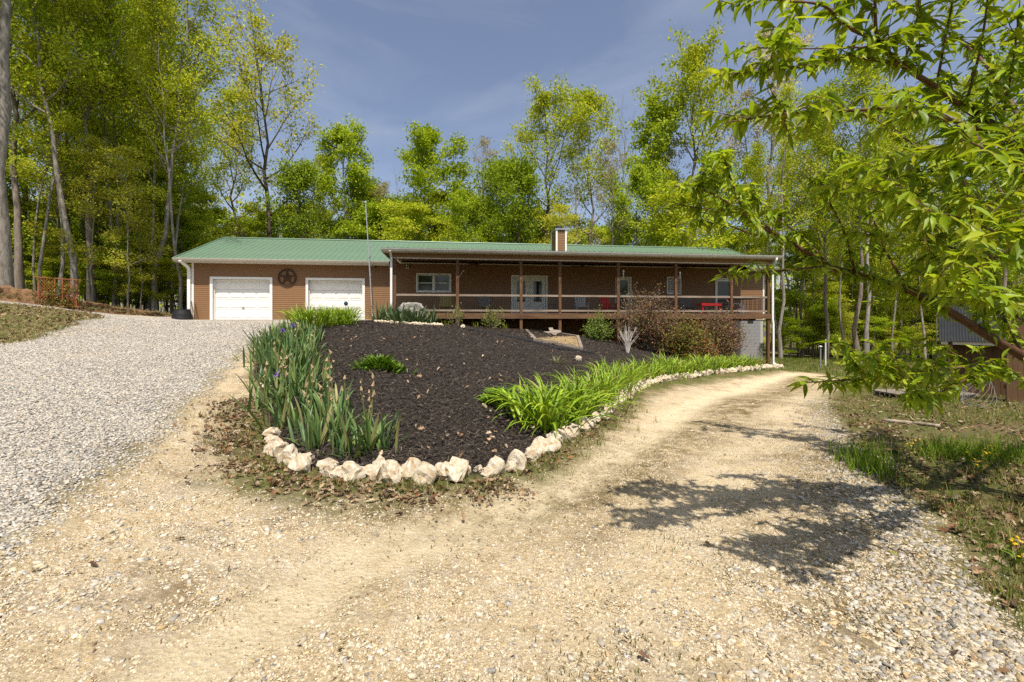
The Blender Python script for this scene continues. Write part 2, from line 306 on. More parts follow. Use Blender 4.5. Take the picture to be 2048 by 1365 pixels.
# ------------------------------------------------------------------ ground sheets
def ground_mat():
    m, t, b, o = node_mat('ground_soil')
    we = N(t, 'ShaderNodeAttribute', attribute_name='weed')
    za = N(t, 'ShaderNodeAttribute', attribute_name='zone'); sp = N(t, 'ShaderNodeSeparateColor'); t.links.new(za.outputs['Color'], sp.inputs[0])
    tc = N(t, 'ShaderNodeTexCoord'); co = tc.outputs['Object']
    def noise(sc, det=6.0, rough=.6):
        n = N(t, 'ShaderNodeTexNoise', Scale=sc, Detail=det, Roughness=rough); t.links.new(co, n.inputs['Vector']); return n.outputs['Fac']
    def rmp(f, stops):
        r = ramp(t, stops); t.links.new(f, r.inputs[0]); return r.outputs[0]
    # litter and thin grass
    lit = rmp(noise(26, 8, .8), [(.3, (.05, .036, .02)), (.48, (.15, .105, .055)), (.6, (.26, .19, .105)), (.75, (.42, .34, .22))])
    grs = rmp(noise(30, 8, .75), [(.3, (.04, .05, .012)), (.55, (.12, .13, .035)), (.75, (.22, .2, .08))])
    base = mixc(t, lit, grs, rmp(noise(.9, 5, .6), [(.34, (.1, .1, .1)), (.52, (.9, .9, .9))]))
    # gravel
    v = N(t, 'ShaderNodeTexVoronoi', Scale=27.0, Randomness=1.0); t.links.new(co, v.inputs['Vector'])
    vs = N(t, 'ShaderNodeSeparateColor'); t.links.new(v.outputs['Color'], vs.inputs[0])
    grc = rmp(vs.outputs[0], [(0, (.24, .22, .20)), (.35, (.41, .37, .32)), (.7, (.54, .49, .42)), (.9, (.60, .51, .36)), (1, (.68, .64, .57))])
    grc = mixc(t, grc, (.10, .09, .08), rmp(v.outputs['Distance'], [(.0, (0, 0, 0)), (.5, (.12, .12, .12)), (.8, (.75, .75, .75))]))
    grc = mixc(t, grc, (.60, .46, .26), rmp(noise(.55, 4), [(.55, (0, 0, 0)), (.72, (.65, .65, .65))]))
    # pale dirt
    wh = N(t, 'ShaderNodeAttribute', attribute_name='wheel')
    dc = rmp(noise(9, 10, .72), [(.25, (.38, .28, .16)), (.45, (.57, .45, .275)), (.6, (.66, .545, .365)), (.8, (.71, .63, .475))])
    v2 = N(t, 'ShaderNodeTexVoronoi', Scale=34.0, Randomness=1.0); t.links.new(co, v2.inputs['Vector'])
    v2s = N(t, 'ShaderNodeSeparateColor'); t.links.new(v2.outputs['Color'], v2s.inputs[0])
    peb = rmp(v2s.outputs[1], [(0, (.35, .31, .26)), (.5, (.55, .46, .33)), (1, (.7, .64, .54))])
    pm = rmp(noise(2.2, 6, .7), [(.47, (0, 0, 0)), (.62, (.55, .55, .55))])
    dc = mixc(t, dc, peb, pm)
    dk = rmp(noise(1.3, 8, .75), [(.50, (0, 0, 0)), (.64, (.68, .68, .68))])
    dc = mixc(t, dc, (.20, .14, .075), dk)
    wn = rmp(noise(5, 8, .75), [(.36, (0, 0, 0)), (.56, (1, 1, 1))]); wm = N(t, 'ShaderNodeMath', operation='MULTIPLY'); t.links.new(we.outputs['Fac'], wm.inputs[0]); t.links.new(wn, wm.inputs[1])
    dc = mixc(t, dc, rmp(noise(24, 8, .75), [(.35, (.10, .075, .035)), (.6, (.24, .18, .085)), (.75, (.36, .28, .15))]), wm.outputs[0])
    dk2 = rmp(noise(55, 3, .6), [(.62, (0, 0, 0)), (.72, (.7, .7, .7))])
    dc = mixc(t, dc, (.2, .13, .06), dk2)
    fine = rmp(noise(130, 4, .7), [(.36, (.55, .50, .44)), (.52, (1, 1, 1)), (.7, (1.12, 1.12, 1.1))]); dc = mixc(t, dc, fine, 1.0, 'MULTIPLY')
    wf = N(t, 'ShaderNodeMath', operation='MULTIPLY'); t.links.new(wh.outputs['Fac'], wf.inputs[0]); t.links.new(rmp(noise(3, 8, .7), [(.3, (.2, .2, .2)), (.6, (.72, .72, .72))]), wf.inputs[1])
    dc = mixc(t, dc, rmp(noise(14, 8, .7), [(.3, (.60, .49, .30)), (.55, (.70, .59, .395)), (.75, (.75, .67, .50))]), wf.outputs[0])
    mul = rmp(noise(38, 6, .8), [(.3, (.014, .012, .010)), (.55, (.042, .034, .029)), (.75, (.085, .070, .058))])
    cl = rmp(noise(7, 8, .7), [(.3, (.32, .16, .05)), (.6, (.50, .30, .12)), (.8, (.56, .40, .2))])
    c = mixc(t, base, grc, sp.outputs[0]); c = mixc(t, c, dc, sp.outputs[1]); c = mixc(t, c, mul, sp.outputs[2]); c = mixc(t, c, cl, za.outputs['Alpha'])
    t.links.new(c, b.inputs['Base Color']); b.inputs['Roughness'].default_value = .95; b.inputs['Specular IOR Level'].default_value = .1
    hb = mixc(t, noise(70, 8, .8), mixc(t, v2.outputs['Distance'], v.outputs['Distance'], sp.outputs[0]), .45)
    bp = N(t, 'ShaderNodeBump', Strength=1.0, Distance=.03); t.links.new(hb, bp.inputs['Height']); t.links.new(bp.outputs[0], b.inputs['Normal'])
    return m
GROUND = ground_mat()
def steps(lo, hi, f):
    o = [lo]
    while o[-1] < hi: o.append(o[-1] + f(o[-1]))
    return np.array(o)
_xs = steps(0, 420, lambda x: .07 if x < 6 else (.12 if x < 15 else (.2 if x < 24 else .2 * (1 + (x - 24) * .25))))
xs = np.concatenate([-_xs[:0:-1], _xs])
ys = np.concatenate([-steps(0, 300, lambda y: .3 * (1 + y * .4))[:0:-1], steps(0, 420, lambda y: .25 if y < 1.2 else (.06 if y < 8 else (.06 + (y - 8) * .018 if y < 26 else .4 * (1 + (y - 26) * .2))))])
GX, GY = np.meshgrid(xs, ys); rg = np.random.RandomState(4)
sx = np.gradient(xs)[None, :]; sy = np.gradient(ys)[:, None]
GX = GX + rg.uniform(-.3, .3, GX.shape) * sx; GY = GY + rg.uniform(-.3, .3, GY.shape) * sy
GZ = hgt(GX, GY); zg, zt, zm, zc = zones(GX.ravel(), GY.ravel())
# small lumps of the loose surfaces, real relief
nearf = np.exp(-np.maximum(GY - 3, 0) / 7)
GZ += (nearf * (.010 * fbm(GX * 11, GY * 11, 31) + .006 * fbm(GX * 30, GY * 30, 37, 2)))
GZ += (zm.reshape(GX.shape) * (.03 + .02 * fbm(GX * 5, GY * 5, 41)))
ny, nx = GX.shape; idx = np.arange(ny * nx).reshape(ny, nx)
Q = np.stack([idx[:-1, :-1], idx[:-1, 1:], idx[1:, 1:], idx[1:, :-1]], -1).reshape(-1, 4)
WEED = np.array([(-.6, 3.9), (-.1, 4.05), (.8, 4.65), (1.75, 5.8), (3.1, 7.6), (5.8, 11.0), (9.5, 15.5), (12, 19)]); WEED2 = np.array([(1.7, 1.6), (2.0, 2.4), (2.6, 3.4), (3.3, 4.8), (4.4, 6.6)])
wd_ = np.exp(-(poly_side(GX.ravel(), GY.ravel(), WEED)[0] / .62) ** 2) + .8 * np.exp(-(poly_side(GX.ravel(), GY.ravel(), WEED2)[0] / .4) ** 2) + .55 * np.exp(-((sdist(GX.ravel(), GY.ravel(), TRACK)) / .35) ** 2)
wd_ = np.clip(1.45 * wd_ * (.75 + .6 * fbm(GX.ravel() * 1.5, GY.ravel() * 1.5, 15)), 0, 1)
def wheel(X, Y): return np.clip(1.25 * np.exp(-(poly_side(X, Y, WHEEL)[0] / .30) ** 2) + .8 * np.exp(-(poly_side(X, Y, WHEEL2)[0] / .34) ** 2) * (.6 + .6 * fbm(X * .9, Y * .9, 19)), 0, 1)
WHEEL = np.array([(-1.9, 1.2), (-1.43, 2.08), (-1.06, 2.97), (-.1, 3.85), (.42, 4.5), (1.1, 5.45), (2.75, 8.2), (5.1, 11.8), (8.9, 16.6), (12.5, 20.3)]); WHEEL2 = np.array([(.2, 1.0), (.5, 2.2), (1.0, 3.2), (2.2, 5.0), (3.6, 7.0), (5.6, 9.4), (8.6, 13.2)])
wl_ = wheel(GX.ravel(), GY.ravel()); GZ -= .035 * wl_.reshape(GX.shape)
zone_v = np.stack([zg, zt, zm, zc], 1); V3 = np.stack([GX.ravel(), GY.ravel(), GZ.ravel()], 1)
qz = zone_v[Q].mean(1); qb = 1 - qz.sum(1); pick = np.argmax(np.column_stack([qz, qb]), 1)
for k, nm in enumerate(['gravel_driveway', 'dirt_driveway', 'mulch_bed', 'clay_ground', 'ground']):
    q = Q[pick == k]; uq, inv = np.unique(q, return_inverse=True)
    me = np_mesh(nm, V3[uq], inv.reshape(q.shape), GROUND, None, True)
    a = me.attributes.new('zone', 'FLOAT_COLOR', 'POINT'); a.data.foreach_set('color', zone_v[uq].astype(np.float32).ravel())
    a = me.attributes.new('weed', 'FLOAT', 'POINT'); a.data.foreach_set('value', wd_[uq].astype(np.float32))
    a = me.attributes.new('wheel', 'FLOAT', 'POINT'); a.data.foreach_set('value', wl_[uq].astype(np.float32))
    tag(link(nm, me), kind='structure')

# ------------------------------------------------------------------ loose stones, mulch shreds, leaf litter, grass
rs = np.random.RandomState(11)
BOXV = np.array([(x, y, z) for z in (-1, 1) for y in (-1, 1) for x in (-1, 1)], float)
BOXF = np.array([(0, 2, 3, 1), (4, 5, 7, 6), (0, 1, 5, 4), (2, 6, 7, 3), (0, 4, 6, 2), (1, 3, 7, 5)])
def chip_shapes(n, seed):
    r = np.random.RandomState(seed); out = []
    for _ in range(n):
        v = BOXV * np.array([1.15, .8, .36]) + r.uniform(-.38, .38, (8, 3)) * np.array([1, 1, .55]); v[4:, :2] *= r.uniform(.55, .98); v[:4, :2] *= r.uniform(.8, 1.05); out.append(v)
    return out
CHIPS = chip_shapes(9, 5)
def frustum_pts(n, y0, y1, p, seed, xl=-1.2, xr=1.2):
    """points in the wedge the photographer looks over, thinning out with distance"""
    r = np.random.RandomState(seed); u = r.rand(n); q = 1 - p
    Y = (y0 ** q + u * (y1 ** q - y0 ** q)) ** (1 / q); X = r.uniform(xl, xr, n) * Y
    return X, Y
GREYS = np.array([(.48, .44, .385), (.38, .355, .32), (.58, .54, .47), (.55, .47, .35), (.62, .58, .51), (.28, .26, .235), (.56, .51, .43)])
CREAMS = np.array([(.60, .50, .34), (.66, .57, .42), (.50, .41, .28), (.62, .56, .46), (.52, .46, .37), (.68, .6, .46), (.54, .40, .22)])
def stones(name, X, Y, size, pal, seed, sink=.25):
    r = np.random.RandomState(seed); Z = hgt(X, Y) - .035 * wheel(X, Y); n = len(X); parts = []
    ci = r.randint(0, len(CHIPS), n); col = pal[r.randint(0, len(pal), n)] * r.uniform(.75, 1.12, (n, 1))
    rot = eul(r.normal(0, .22, n), r.normal(0, .22, n), r.uniform(0, 6.28, n))
    for k in range(len(CHIPS)):
        m = ci == k; pos = np.stack([X[m], Y[m], Z[m] + size[m] * (.5 - sink)], 1); parts.append(stamp(CHIPS[k], BOXF, pos, rot[m], size[m], np.clip(col[m], 0, .8)))
    V, Fc, T = cat_np(parts); return tag(np_obj(name, V, Fc, STONE_CHIP, T), None, None, None, 'stuff')
STONE_CHIP = tint_mat('stone_chips', .9, .15, .004, 60, .3)
X, Y = frustum_pts(200000, 2.0, 19, .55, 1, -1.2, .1); g, t_, m_, c_ = zones(X, Y)
k = rs.rand(len(X)) < g * np.clip(.95, 0, 1); X, Y = X[k], Y[k]
print('gravel', len(X))
sz = rs.uniform(.0065, .0135, len(X)) * (1 + Y * .042)
stones('grey_gravel', X, Y, sz, GREYS, 2)
X, Y = frustum_pts(200000, 1.55, 14, .9, 3); g, t_, m_, c_ = zones(X, Y)
cl = np.clip(.5 + .9 * fbm(X * 1.1 + 4, Y * 1.1, 51) + .5 * fbm(X * 4, Y * 4, 53), 0, 1)
right = np.clip((X - .3 * Y + .4) / 1.2, 0, 1)
band = np.exp(-((sdist(X, Y, TRACK)) / .45) ** 2) * (X > 1) * .6 + np.exp(-((sdist(X, Y, GRAVEL)) / .5) ** 2) * .9
k = rs.rand(len(X)) < t_ * np.clip((cl * (.22 + .35 * right) + band) * (1 - .93 * wheel(X, Y)), 0, .9) * np.clip(.4 + 1.2 / Y, 0, 1); X, Y = X[k], Y[k]
print('pale', len(X))
sz = (.0035 + .008 * rs.rand(len(X)) ** 2.4 + .009 * (rs.rand(len(X)) < .025)) * (1 + Y * .04)
stones('pale_gravel', X, Y, sz, np.vstack([CREAMS, CREAMS, CREAMS, CREAMS, GREYS]), 4, .5)
# fine grit of the track surface
X, Y = frustum_pts(150000, 1.55, 8, 1.1, 91); g, t_, m_, c_ = zones(X, Y); k = rs.rand(len(X)) < t_ * np.clip(.55 + .7 * fbm(X * 2.5, Y * 2.5, 92), .1, 1) * (1 - .8 * wheel(X, Y)); X, Y = X[k], Y[k]; n = len(X); print('grit', n)
TET = np.array([(-1, -.6, -.4), (1, -.5, -.4), (.1, 1, -.4), (.1, .0, .7)], float); TETF = np.array([(0, 1, 3), (1, 2, 3), (2, 0, 3)])
V, Fc, T = stamp(TET, TETF, np.stack([X, Y, hgt(X, Y) - .035 * wheel(X, Y) + .003], 1), eul(rs.normal(0, .4, n), rs.normal(0, .4, n), rs.uniform(0, 6.28, n)), rs.uniform(.003, .0075, n) * (1 + Y * .06), np.array([(.64, .55, .39), (.56, .45, .29), (.68, .62, .49), (.42, .32, .19)])[rs.randint(0, 4, n)] * rs.uniform(.85, 1.1, (n, 1)))
tag(np_obj('track_grit', V, Fc, STONE_CHIP, T), kind='stuff')
X, Y = frustum_pts(26000, 1.6, 6.5, .9, 95); g, t_, m_, c_ = zones(X, Y); cl = np.clip(-.1 + 1.1 * fbm(X * 1.4 + 9, Y * 1.4, 55), 0, 1) + .35 * np.clip((X + .2) / 1.2, 0, 1) * (Y < 3.2) + .3 * (X < -1.6) * (Y > 2.2) * (Y < 4.4)
k = rs.rand(len(X)) < t_ * cl * .42 * (1 - wheel(X, Y)); X, Y = X[k], Y[k]; print('slabs', len(X)); stones('crushed_stone_track', X, Y, (.008 + .014 * rs.rand(len(X)) ** 1.8), np.vstack([CREAMS, CREAMS, GREYS]), 96, .42)
# big crushed stone heaped along the right edge of the dirt track
t = rs.rand(2600); ed = np.array([(7.6, 11.2), (5.9, 8.4), (4.7, 6.3), (3.85, 4.7), (3.2, 3.6), (2.65, 2.6), (2.3, 1.9)])
tt = t ** .75 * (len(ed) - 1.001); i = tt.astype(int); f = (tt - i)[:, None]; E = ed[i] * (1 - f) + ed[i + 1] * f
X = E[:, 0] - np.abs(rs.normal(0, .38, 2600)) + .1; Y = E[:, 1] + rs.normal(0, .12, 2600)
stones('crushed_stone_edge', X, Y, rs.uniform(.008, .021, 2600), np.vstack([GREYS, GREYS, CREAMS]) * .8, 6, .3)

# mulch shreds
X, Y = frustum_pts(90000, 4.6, 24, .35, 7, -.62, .62); g, t_, m_, c_ = zones(X, Y); k = m_ > .5; X, Y = X[k], Y[k]; n = len(X); print('mulch', n)
SH = np.array([(-.5, 0, 0), (-.1, -.09, .03), (-.1, .09, .02), (.5, .03, 0)], float); SHF = np.array([(0, 1, 2), (1, 3, 2)])
col = np.array([(.060, .046, .035), (.034, .026, .020), (.100, .078, .059), (.072, .055, .042), (.20, .155, .12)])[rs.choice(5, n, p=[.36, .26, .2, .13, .05])] * rs.uniform(.7, 1.2, (n, 1))
rot = eul(rs.uniform(-.6, .6, n), rs.normal(0, .3, n), rs.uniform(0, 6.28, n))
V, Fc, T = stamp(SH, SHF, np.stack([X, Y, hgt(X, Y) + .055 + rs.uniform(0, .025, n)], 1), rot, np.column_stack([rs.uniform(.035, .10, n) * (1 + Y * .03), rs.uniform(.045, .09, n) * (1 + Y * .03), np.full(n, .1)]), col)
MULCHM = tint_mat('mulch_shreds', .85, .25, 0, 30, .3)
tag(np_obj('mulch_shreds', V, Fc, MULCHM, T), kind='stuff')

# fallen oak leaves: brown curled blades
OAK = np.array([(0, -.5, 0), (.18, -.28, .05), (.10, -.15, .03), (.32, .02, .10), (.14, .12, .04), (.24, .32, .09), (0, .5, .02), (-.24, .32, .10), (-.14, .12, .05), (-.32, .02, .09), (-.10, -.15, .03), (-.18, -.28, .06), (0, 0, -.02)], float)
OAKF = np.array([(12, i, (i + 1) % 12) for i in range(12)])
LITM = tint_mat('dry_leaves', .8, .2, 0, 25, .4)
def litter(name, X, Y, size, seed, pal=None, lift=.012):
    r = np.random.RandomState(seed); n = len(X)
    pal = np.array([(.25, .15, .075), (.31, .20, .11), (.17, .11, .065), (.40, .29, .17), (.27, .13, .06), (.46, .36, .24), (.12, .08, .05)]) if pal is None else np.array(pal)
    col = pal[r.randint(0, len(pal), n)] * r.uniform(.6, 1.15, (n, 1))
    rot = eul(r.normal(0, .55, n), r.normal(0, .55, n), r.uniform(0, 6.28, n))
    V, Fc, T = stamp(OAK, OAKF, np.stack([X, Y, hgt(X, Y) + lift + size * .12], 1), rot, np.column_stack([size, size, size * r.uniform(.5, 2.2, n)]), col)
    return tag(np_obj(name, V, Fc, LITM, T), kind='stuff')
# along the stone border on its outer side
def along(P, n, seed, spread, off):
    r = np.random.RandomState(seed); d = np.hypot(*np.diff(P, axis=0).T); cs = np.concatenate([[0], np.cumsum(d)]); s = r.rand(n) * cs[-1]
    X = np.interp(s, cs, P[:, 0]); Y = np.interp(s, cs, P[:, 1]); X2 = np.interp(s + .05, cs, P[:, 0]); Y2 = np.interp(s + .05, cs, P[:, 1])
    tx, ty = X2 - X + 1e-6, Y2 - Y; L = np.hypot(tx, ty); o = off + r.normal(0, spread, n); return X + ty / L * o, Y - tx / L * o
OUTER = np.vstack([[(-3.85, 7.0), (-3.4, 6.4)], BORDER[:12]])
X, Y = along(OUTER[:9], 1500, 8, .2, .36); X2, Y2 = along(OUTER[6:], 380, 9, .11, .24); X3, Y3 = along(OUTER[:7], 260, 10, .22, .45)
X = np.concatenate([X, X2, X3]); Y = np.concatenate([Y, Y2, Y3])
litter('oak_leaf_litter', X, Y, rs.uniform(.03, .08, len(X)), 12)
X, Y = frustum_pts(16000, 1.6, 14, .6, 13, .35, 1.3); g, t_, m_, c_ = zones(X, Y); k = (t_ < .3) & (m_ < .1) & (rs.rand(len(X)) < .25 + .55 * (fbm(X * .8, Y * .8, 61) > -.1)); X, Y = X[k], Y[k]
litter('yard_leaf_litter', X, Y, rs.uniform(.035, .085, len(X)), 14)
X = rs.uniform(-22, -11, 5000); Y = rs.uniform(8, 19, 5000); g, t_, m_, c_ = zones(X, Y); k = (g < .3) & (X > -1.25 * Y); 
litter('mound_leaf_litter', X[k], Y[k], rs.uniform(.06, .14, k.sum()), 15, [(.38, .25, .12), (.26, .16, .08), (.46, .34, .18), (.18, .11, .06)])
X, Y = frustum_pts(1500, 4.8, 20, .4, 16, -.4, .45); g, t_, m_, c_ = zones(X, Y); k = (m_ > .6) & (rs.rand(1500) < .22)
litter('leaves_on_mulch', X[k], Y[k], rs.uniform(.05, .12, k.sum()), 17, [(.5, .34, .2), (.36, .22, .12), (.55, .42, .28)], .07)
X, Y = frustum_pts(500, 1.8, 10, .8, 18); g, t_, m_, c_ = zones(X, Y); k = (t_ > .5) & (rs.rand(500) < .13)
litter('leaves_on_track', X[k], Y[k], rs.uniform(.03, .07, k.sum()), 19, [(.16, .09, .05), (.25, .15, .07), (.3, .3, .05)])

# bits of twig, bark and dry leaf on the track
X, Y = frustum_pts(60000, 1.6, 13, .75, 90); g, t_, m_, c_ = zones(X, Y)
wq = np.exp(-(poly_side(X, Y, WEED)[0] / .5) ** 2) + .8 * np.exp(-(poly_side(X, Y, WEED2)[0] / .45) ** 2) + .25 * (X > 0) * np.clip(.5 + fbm(X * 1.3, Y * 1.3, 16), 0, 1) + .06
k = rs.rand(len(X)) < t_ * wq * .95 * np.clip(.5 + fbm(X * 3, Y * 3, 18), 0, 1); X, Y = X[k], Y[k]; n = len(X); print('debris', n)
col = np.array([(.16, .10, .05), (.10, .065, .035), (.24, .16, .08), (.34, .24, .13), (.13, .13, .03)])[rs.randint(0, 5, n)] * rs.uniform(.7, 1.2, (n, 1)); rot = eul(rs.uniform(-.4, .4, n), rs.normal(0, .2, n), rs.uniform(0, 6.28, n))
V, Fc, T = stamp(SH, SHF, np.stack([X, Y, hgt(X, Y) - .035 * wheel(X, Y) + .006 + rs.uniform(0, .008, n)], 1), rot, np.column_stack([rs.uniform(.01, .045, n) * (1 + Y * .05), rs.uniform(.012, .045, n) * (1 + Y * .05), np.full(n, .06)]), col)
tag(np_obj('track_debris', V, Fc, LITM, T), kind='stuff')

# grass blades and weeds
BLADE = np.array([(-.5, 0, 0), (.5, 0, 0), (-.32, .12, .55), (.32, .12, .55), (0, .42, 1.0)], float); BLADEF = np.array([(0, 1, 3), (0, 3, 2), (2, 3, 4)])
GRASSM = leaf_mat('grass_blades', 1, .3, .6)
def blades(name, X, Y, h, wd, pal, seed, bend=1.0):
    r = np.random.RandomState(seed); n = len(X); pal = np.array(pal); col = pal[r.randint(0, len(pal), n)] * r.uniform(.7, 1.2, (n, 1))
    rot = eul(r.normal(0, .25, n), r.normal(0, .25, n), r.uniform(0, 6.28, n))
    V, Fc, T = stamp(BLADE, BLADEF, np.stack([X, Y, hgt(X, Y) - .005], 1), rot, np.column_stack([wd, h * bend, h]), col)
    return tag(np_obj(name, V, Fc, GRASSM, T), kind='stuff')
def tufts(cx, cy, per, sp, seed):
    r = np.random.RandomState(seed); return np.repeat(cx, per) + r.normal(0, sp, len(cx) * per), np.repeat(cy, per) + r.normal(0, sp, len(cx) * per)
GP = [(.10, .16, .015), (.16, .21, .025), (.07, .11, .015), (.24, .23, .05)]
DRY = [(.42, .33, .17), (.34, .25, .12), (.50, .42, .24), (.2, .2, .06)]
X, Y = frustum_pts(5200, 1.8, 20, .45, 20, .3, 1.3); g, t_, m_, c_ = zones(X, Y); k = (t_ < .25) & (m_ < .05) & (fbm(X * .9, Y * .9, 71) > -.2); X, Y = tufts(X[k], Y[k], 12, .07, 21)
blades('yard_grass', X, Y, rs.uniform(.04, .13, len(X)), rs.uniform(.004, .009, len(X)), GP + DRY[:2], 22)
cx = np.array([5.15, 5.35, 5.6, 5.85, 6.1, 5.5, 5.9, 4.35, 4.2, 4.05, 3.95]); cy = np.array([5.45, 5.6, 5.5, 5.35, 5.2, 5.2, 4.9, 5.75, 5.45, 5.2, 4.95])
X, Y = tufts(cx, cy, 150, .13, 23); blades('tall_grass_by_wildflowers', X, Y, rs.uniform(.10, .30, len(X)), rs.uniform(.006, .012, len(X)), [(.17, .27, .015), (.22, .32, .02), (.12, .2, .015)], 24, .7)
X, Y = frustum_pts(2600, 2, 16, .6, 25, -.9, 1.0); g, t_, m_, c_ = zones(X, Y); k = (t_ > .4) & (fbm(X * .8, Y * .6, 73) > .22) & (X > -.3); X, Y = tufts(X[k], Y[k], 8, .05, 26)
blades('track_weeds', X, Y, rs.uniform(.012, .035, len(X)), rs.uniform(.004, .009, len(X)), [(.12, .13, .03), (.2, .17, .07), (.3, .22, .1)], 27)
X, Y = along(OUTER, 170, 28, .16, .32); X, Y = tufts(X, Y, 16, .05, 29); blades('border_grass', X, Y, rs.uniform(.03, .14, len(X)), rs.uniform(.004, .009, len(X)), GP[:3] + DRY, 30)
X = rs.uniform(-23, -11, 3600); Y = rs.uniform(7.5, 19, 3600); g, t_, m_, c_ = zones(X, Y); k = (g < .3) & (X > -1.3 * Y) & (poly_side(X, Y, BANK)[0] < .2); X, Y = tufts(X[k], Y[k], 8, .12, 31)
blades('mound_dry_grass', X, Y, rs.uniform(.04, .14, len(X)), rs.uniform(.008, .016, len(X)), DRY + DRY[:3] + [(.14, .18, .03)], 32)
X = rs.uniform(9, 34, 5200); Y = rs.uniform(20, 36, 5200); g, t_, m_, c_ = zones(X, Y); k = (t_ < .2) & (m_ < .05) & (X > .5 * Y); X, Y = tufts(X[k], Y[k], 6, .15, 33)
blades('far_lawn_grass', X, Y, rs.uniform(.06, .2, len(X)), rs.uniform(.015, .03, len(X)), GP + [(.2, .22, .04)], 34)

# cut earth bank left of the drive
b = MB(); nb = 90; bm_v = []; 
cs = np.concatenate([[0], np.cumsum(np.hypot(*np.diff(BANK, axis=0).T))]); 
ss = np.linspace(cs[1] * .6, cs[-1], nb * 3); BXp = np.interp(ss, cs, BANK[:, 0]); BYp = np.interp(ss, cs, BANK[:, 1]); BH = np.interp(ss, cs, BANK_H)
prof = [(-.30, -.08), (-.12, .05), (-.02, .35), (.02, .7), (-.06, .98), (.12, 1.12), (.5, 1.15), (1.1, .9)]
tx = np.gradient(BXp); ty = np.gradient(BYp); L = np.hypot(tx, ty); nxl, nyl = -ty / L, tx / L
rows = []
for j, (o, hh) in enumerate(prof):
    nz = fbm(ss * 1.6, np.full(ss.shape, j * .7), 81) * .16 + fbm(ss * 5, np.full(ss.shape, j * 1.9), 83) * .10
    x = BXp + nxl * (o + nz * (1 if j < 6 else .3)); y = BYp + nyl * (o + nz * (1 if j < 6 else .3))
    base = hgt(BXp - nxl * .35, BYp - nyl * .35); z = base + BH * hh * (1 + .25 * fbm(ss * 2.1, ss * 0 + j, 85)); rows.append(np.stack([x, y, z], 1))
V = np.stack(rows, 1); n0, n1 = V.shape[:2]; ii = np.arange(n0 * n1).reshape(n0, n1); Q2 = np.stack([ii[:-1, :-1], ii[1:, :-1], ii[1:, 1:], ii[:-1, 1:]], -1).reshape(-1, 4)
tag(np_obj('earth_bank', V.reshape(-1, 3), Q2, mat('bank_soil', (.30, .17, .08), (.09, .05, .025), 5, .95, bump=.06, bscale=14), None, None, False), kind='structure')
X, Y = along(BANK[1:6], 700, 35, .10, -.12); X, Y = tufts(X, Y, 7, .09, 36)
rr = np.random.RandomState(37); n = len(X); dd, pp = poly_side(X, Y, BANK); st = np.interp(pp, np.arange(len(BANK)), BANK_H)
rot = eul(rr.normal(.2, .9, n), rr.normal(0, .9, n), rr.uniform(0, 6.28, n)); pal = np.array(DRY + [(.3, .2, .1), (.15, .18, .04)]); col = pal[rr.randint(0, len(pal), n)] * rr.uniform(.6, 1.1, (n, 1))
V, Fc, T = stamp(BLADE, BLADEF, np.stack([X, Y, hgt(X, Y) + st * .35], 1), rot, np.column_stack([rr.uniform(.012, .022, n), rr.uniform(.1, .25, n), rr.uniform(.1, .25, n)]), col)
tag(np_obj('bank_dry_grass', V, Fc, GRASSM, T), kind='stuff')
# ------------------------------------------------------------------ the house
SID = mat('brown_vinyl_siding', (.24, .130, .061), (.212, .113, .052), 3, .55, (1, 1, 6), spec=.3)
WHITE = mat('white_paint', (.80, .79, .76), (.74, .73, .69), 4, .45)
CREAMT = mat('cream_soffit_metal', (.62, .57, .49), (.56, .51, .43), 4, .5)
GREEN = mat('green_roof_steel', (.15, .235, .155), (.125, .205, .135), 1.2, .38, (1, 1, 1), spec=.5, metallic=.15)
WOOD = mat('stained_porch_timber', (.18, .09, .042), (.07, .035, .018), 7, .8, (1, 1, .12), .004)
WOODH = mat('stained_rim_board', (.19, .105, .053), (.08, .043, .022), 7, .8, (.12, 1, 1), .004)
RAILW = mat('weathered_rail', (.36, .29, .23), (.17, .125, .09), 9, .85, (.12, 1, 1), .003)
CEIL = mat('brown_porch_ceiling', (.085, .04, .022), (.07, .032, .018), 4, .6)
DKW = mat('dark_steel_wire', (.03, .028, .026), (.02, .02, .02), 8, .5)
GLASS = mat('window_glass', (.012, .014, .014), (.010, .012, .012), 3, .06, spec=.6)
GALV = mat('galvanised_steel', (.55, .57, .60), (.45, .47, .5), 8, .4, metallic=.6)
BLOCKM = mat('concrete_block', (.27, .27, .27), (.20, .20, .205), 12, .9, bump=.003)
MORTAR = mat('mortar', (.42, .41, .38), (.36, .34, .31), 12, .95)
BRONZE = mat('rusty_bronze', (.085, .05, .03), (.05, .028, .018), 14, .6, metallic=.4)
BLACKP = mat('black_plastic', (.018, .018, .02), (.012, .012, .013), 6, .5)
CONC = mat('concrete_slab', (.46, .42, .36), (.38, .34, .28), 6, .9, bump=.003)
house = thing('house', 'long brown sided ranch house with green metal roof, garage and covered porch', 'house', (HO[0], HO[1], 0), TH)
WV = 3.0; U0, U1, VB = -10.45, 21.5, 12.0
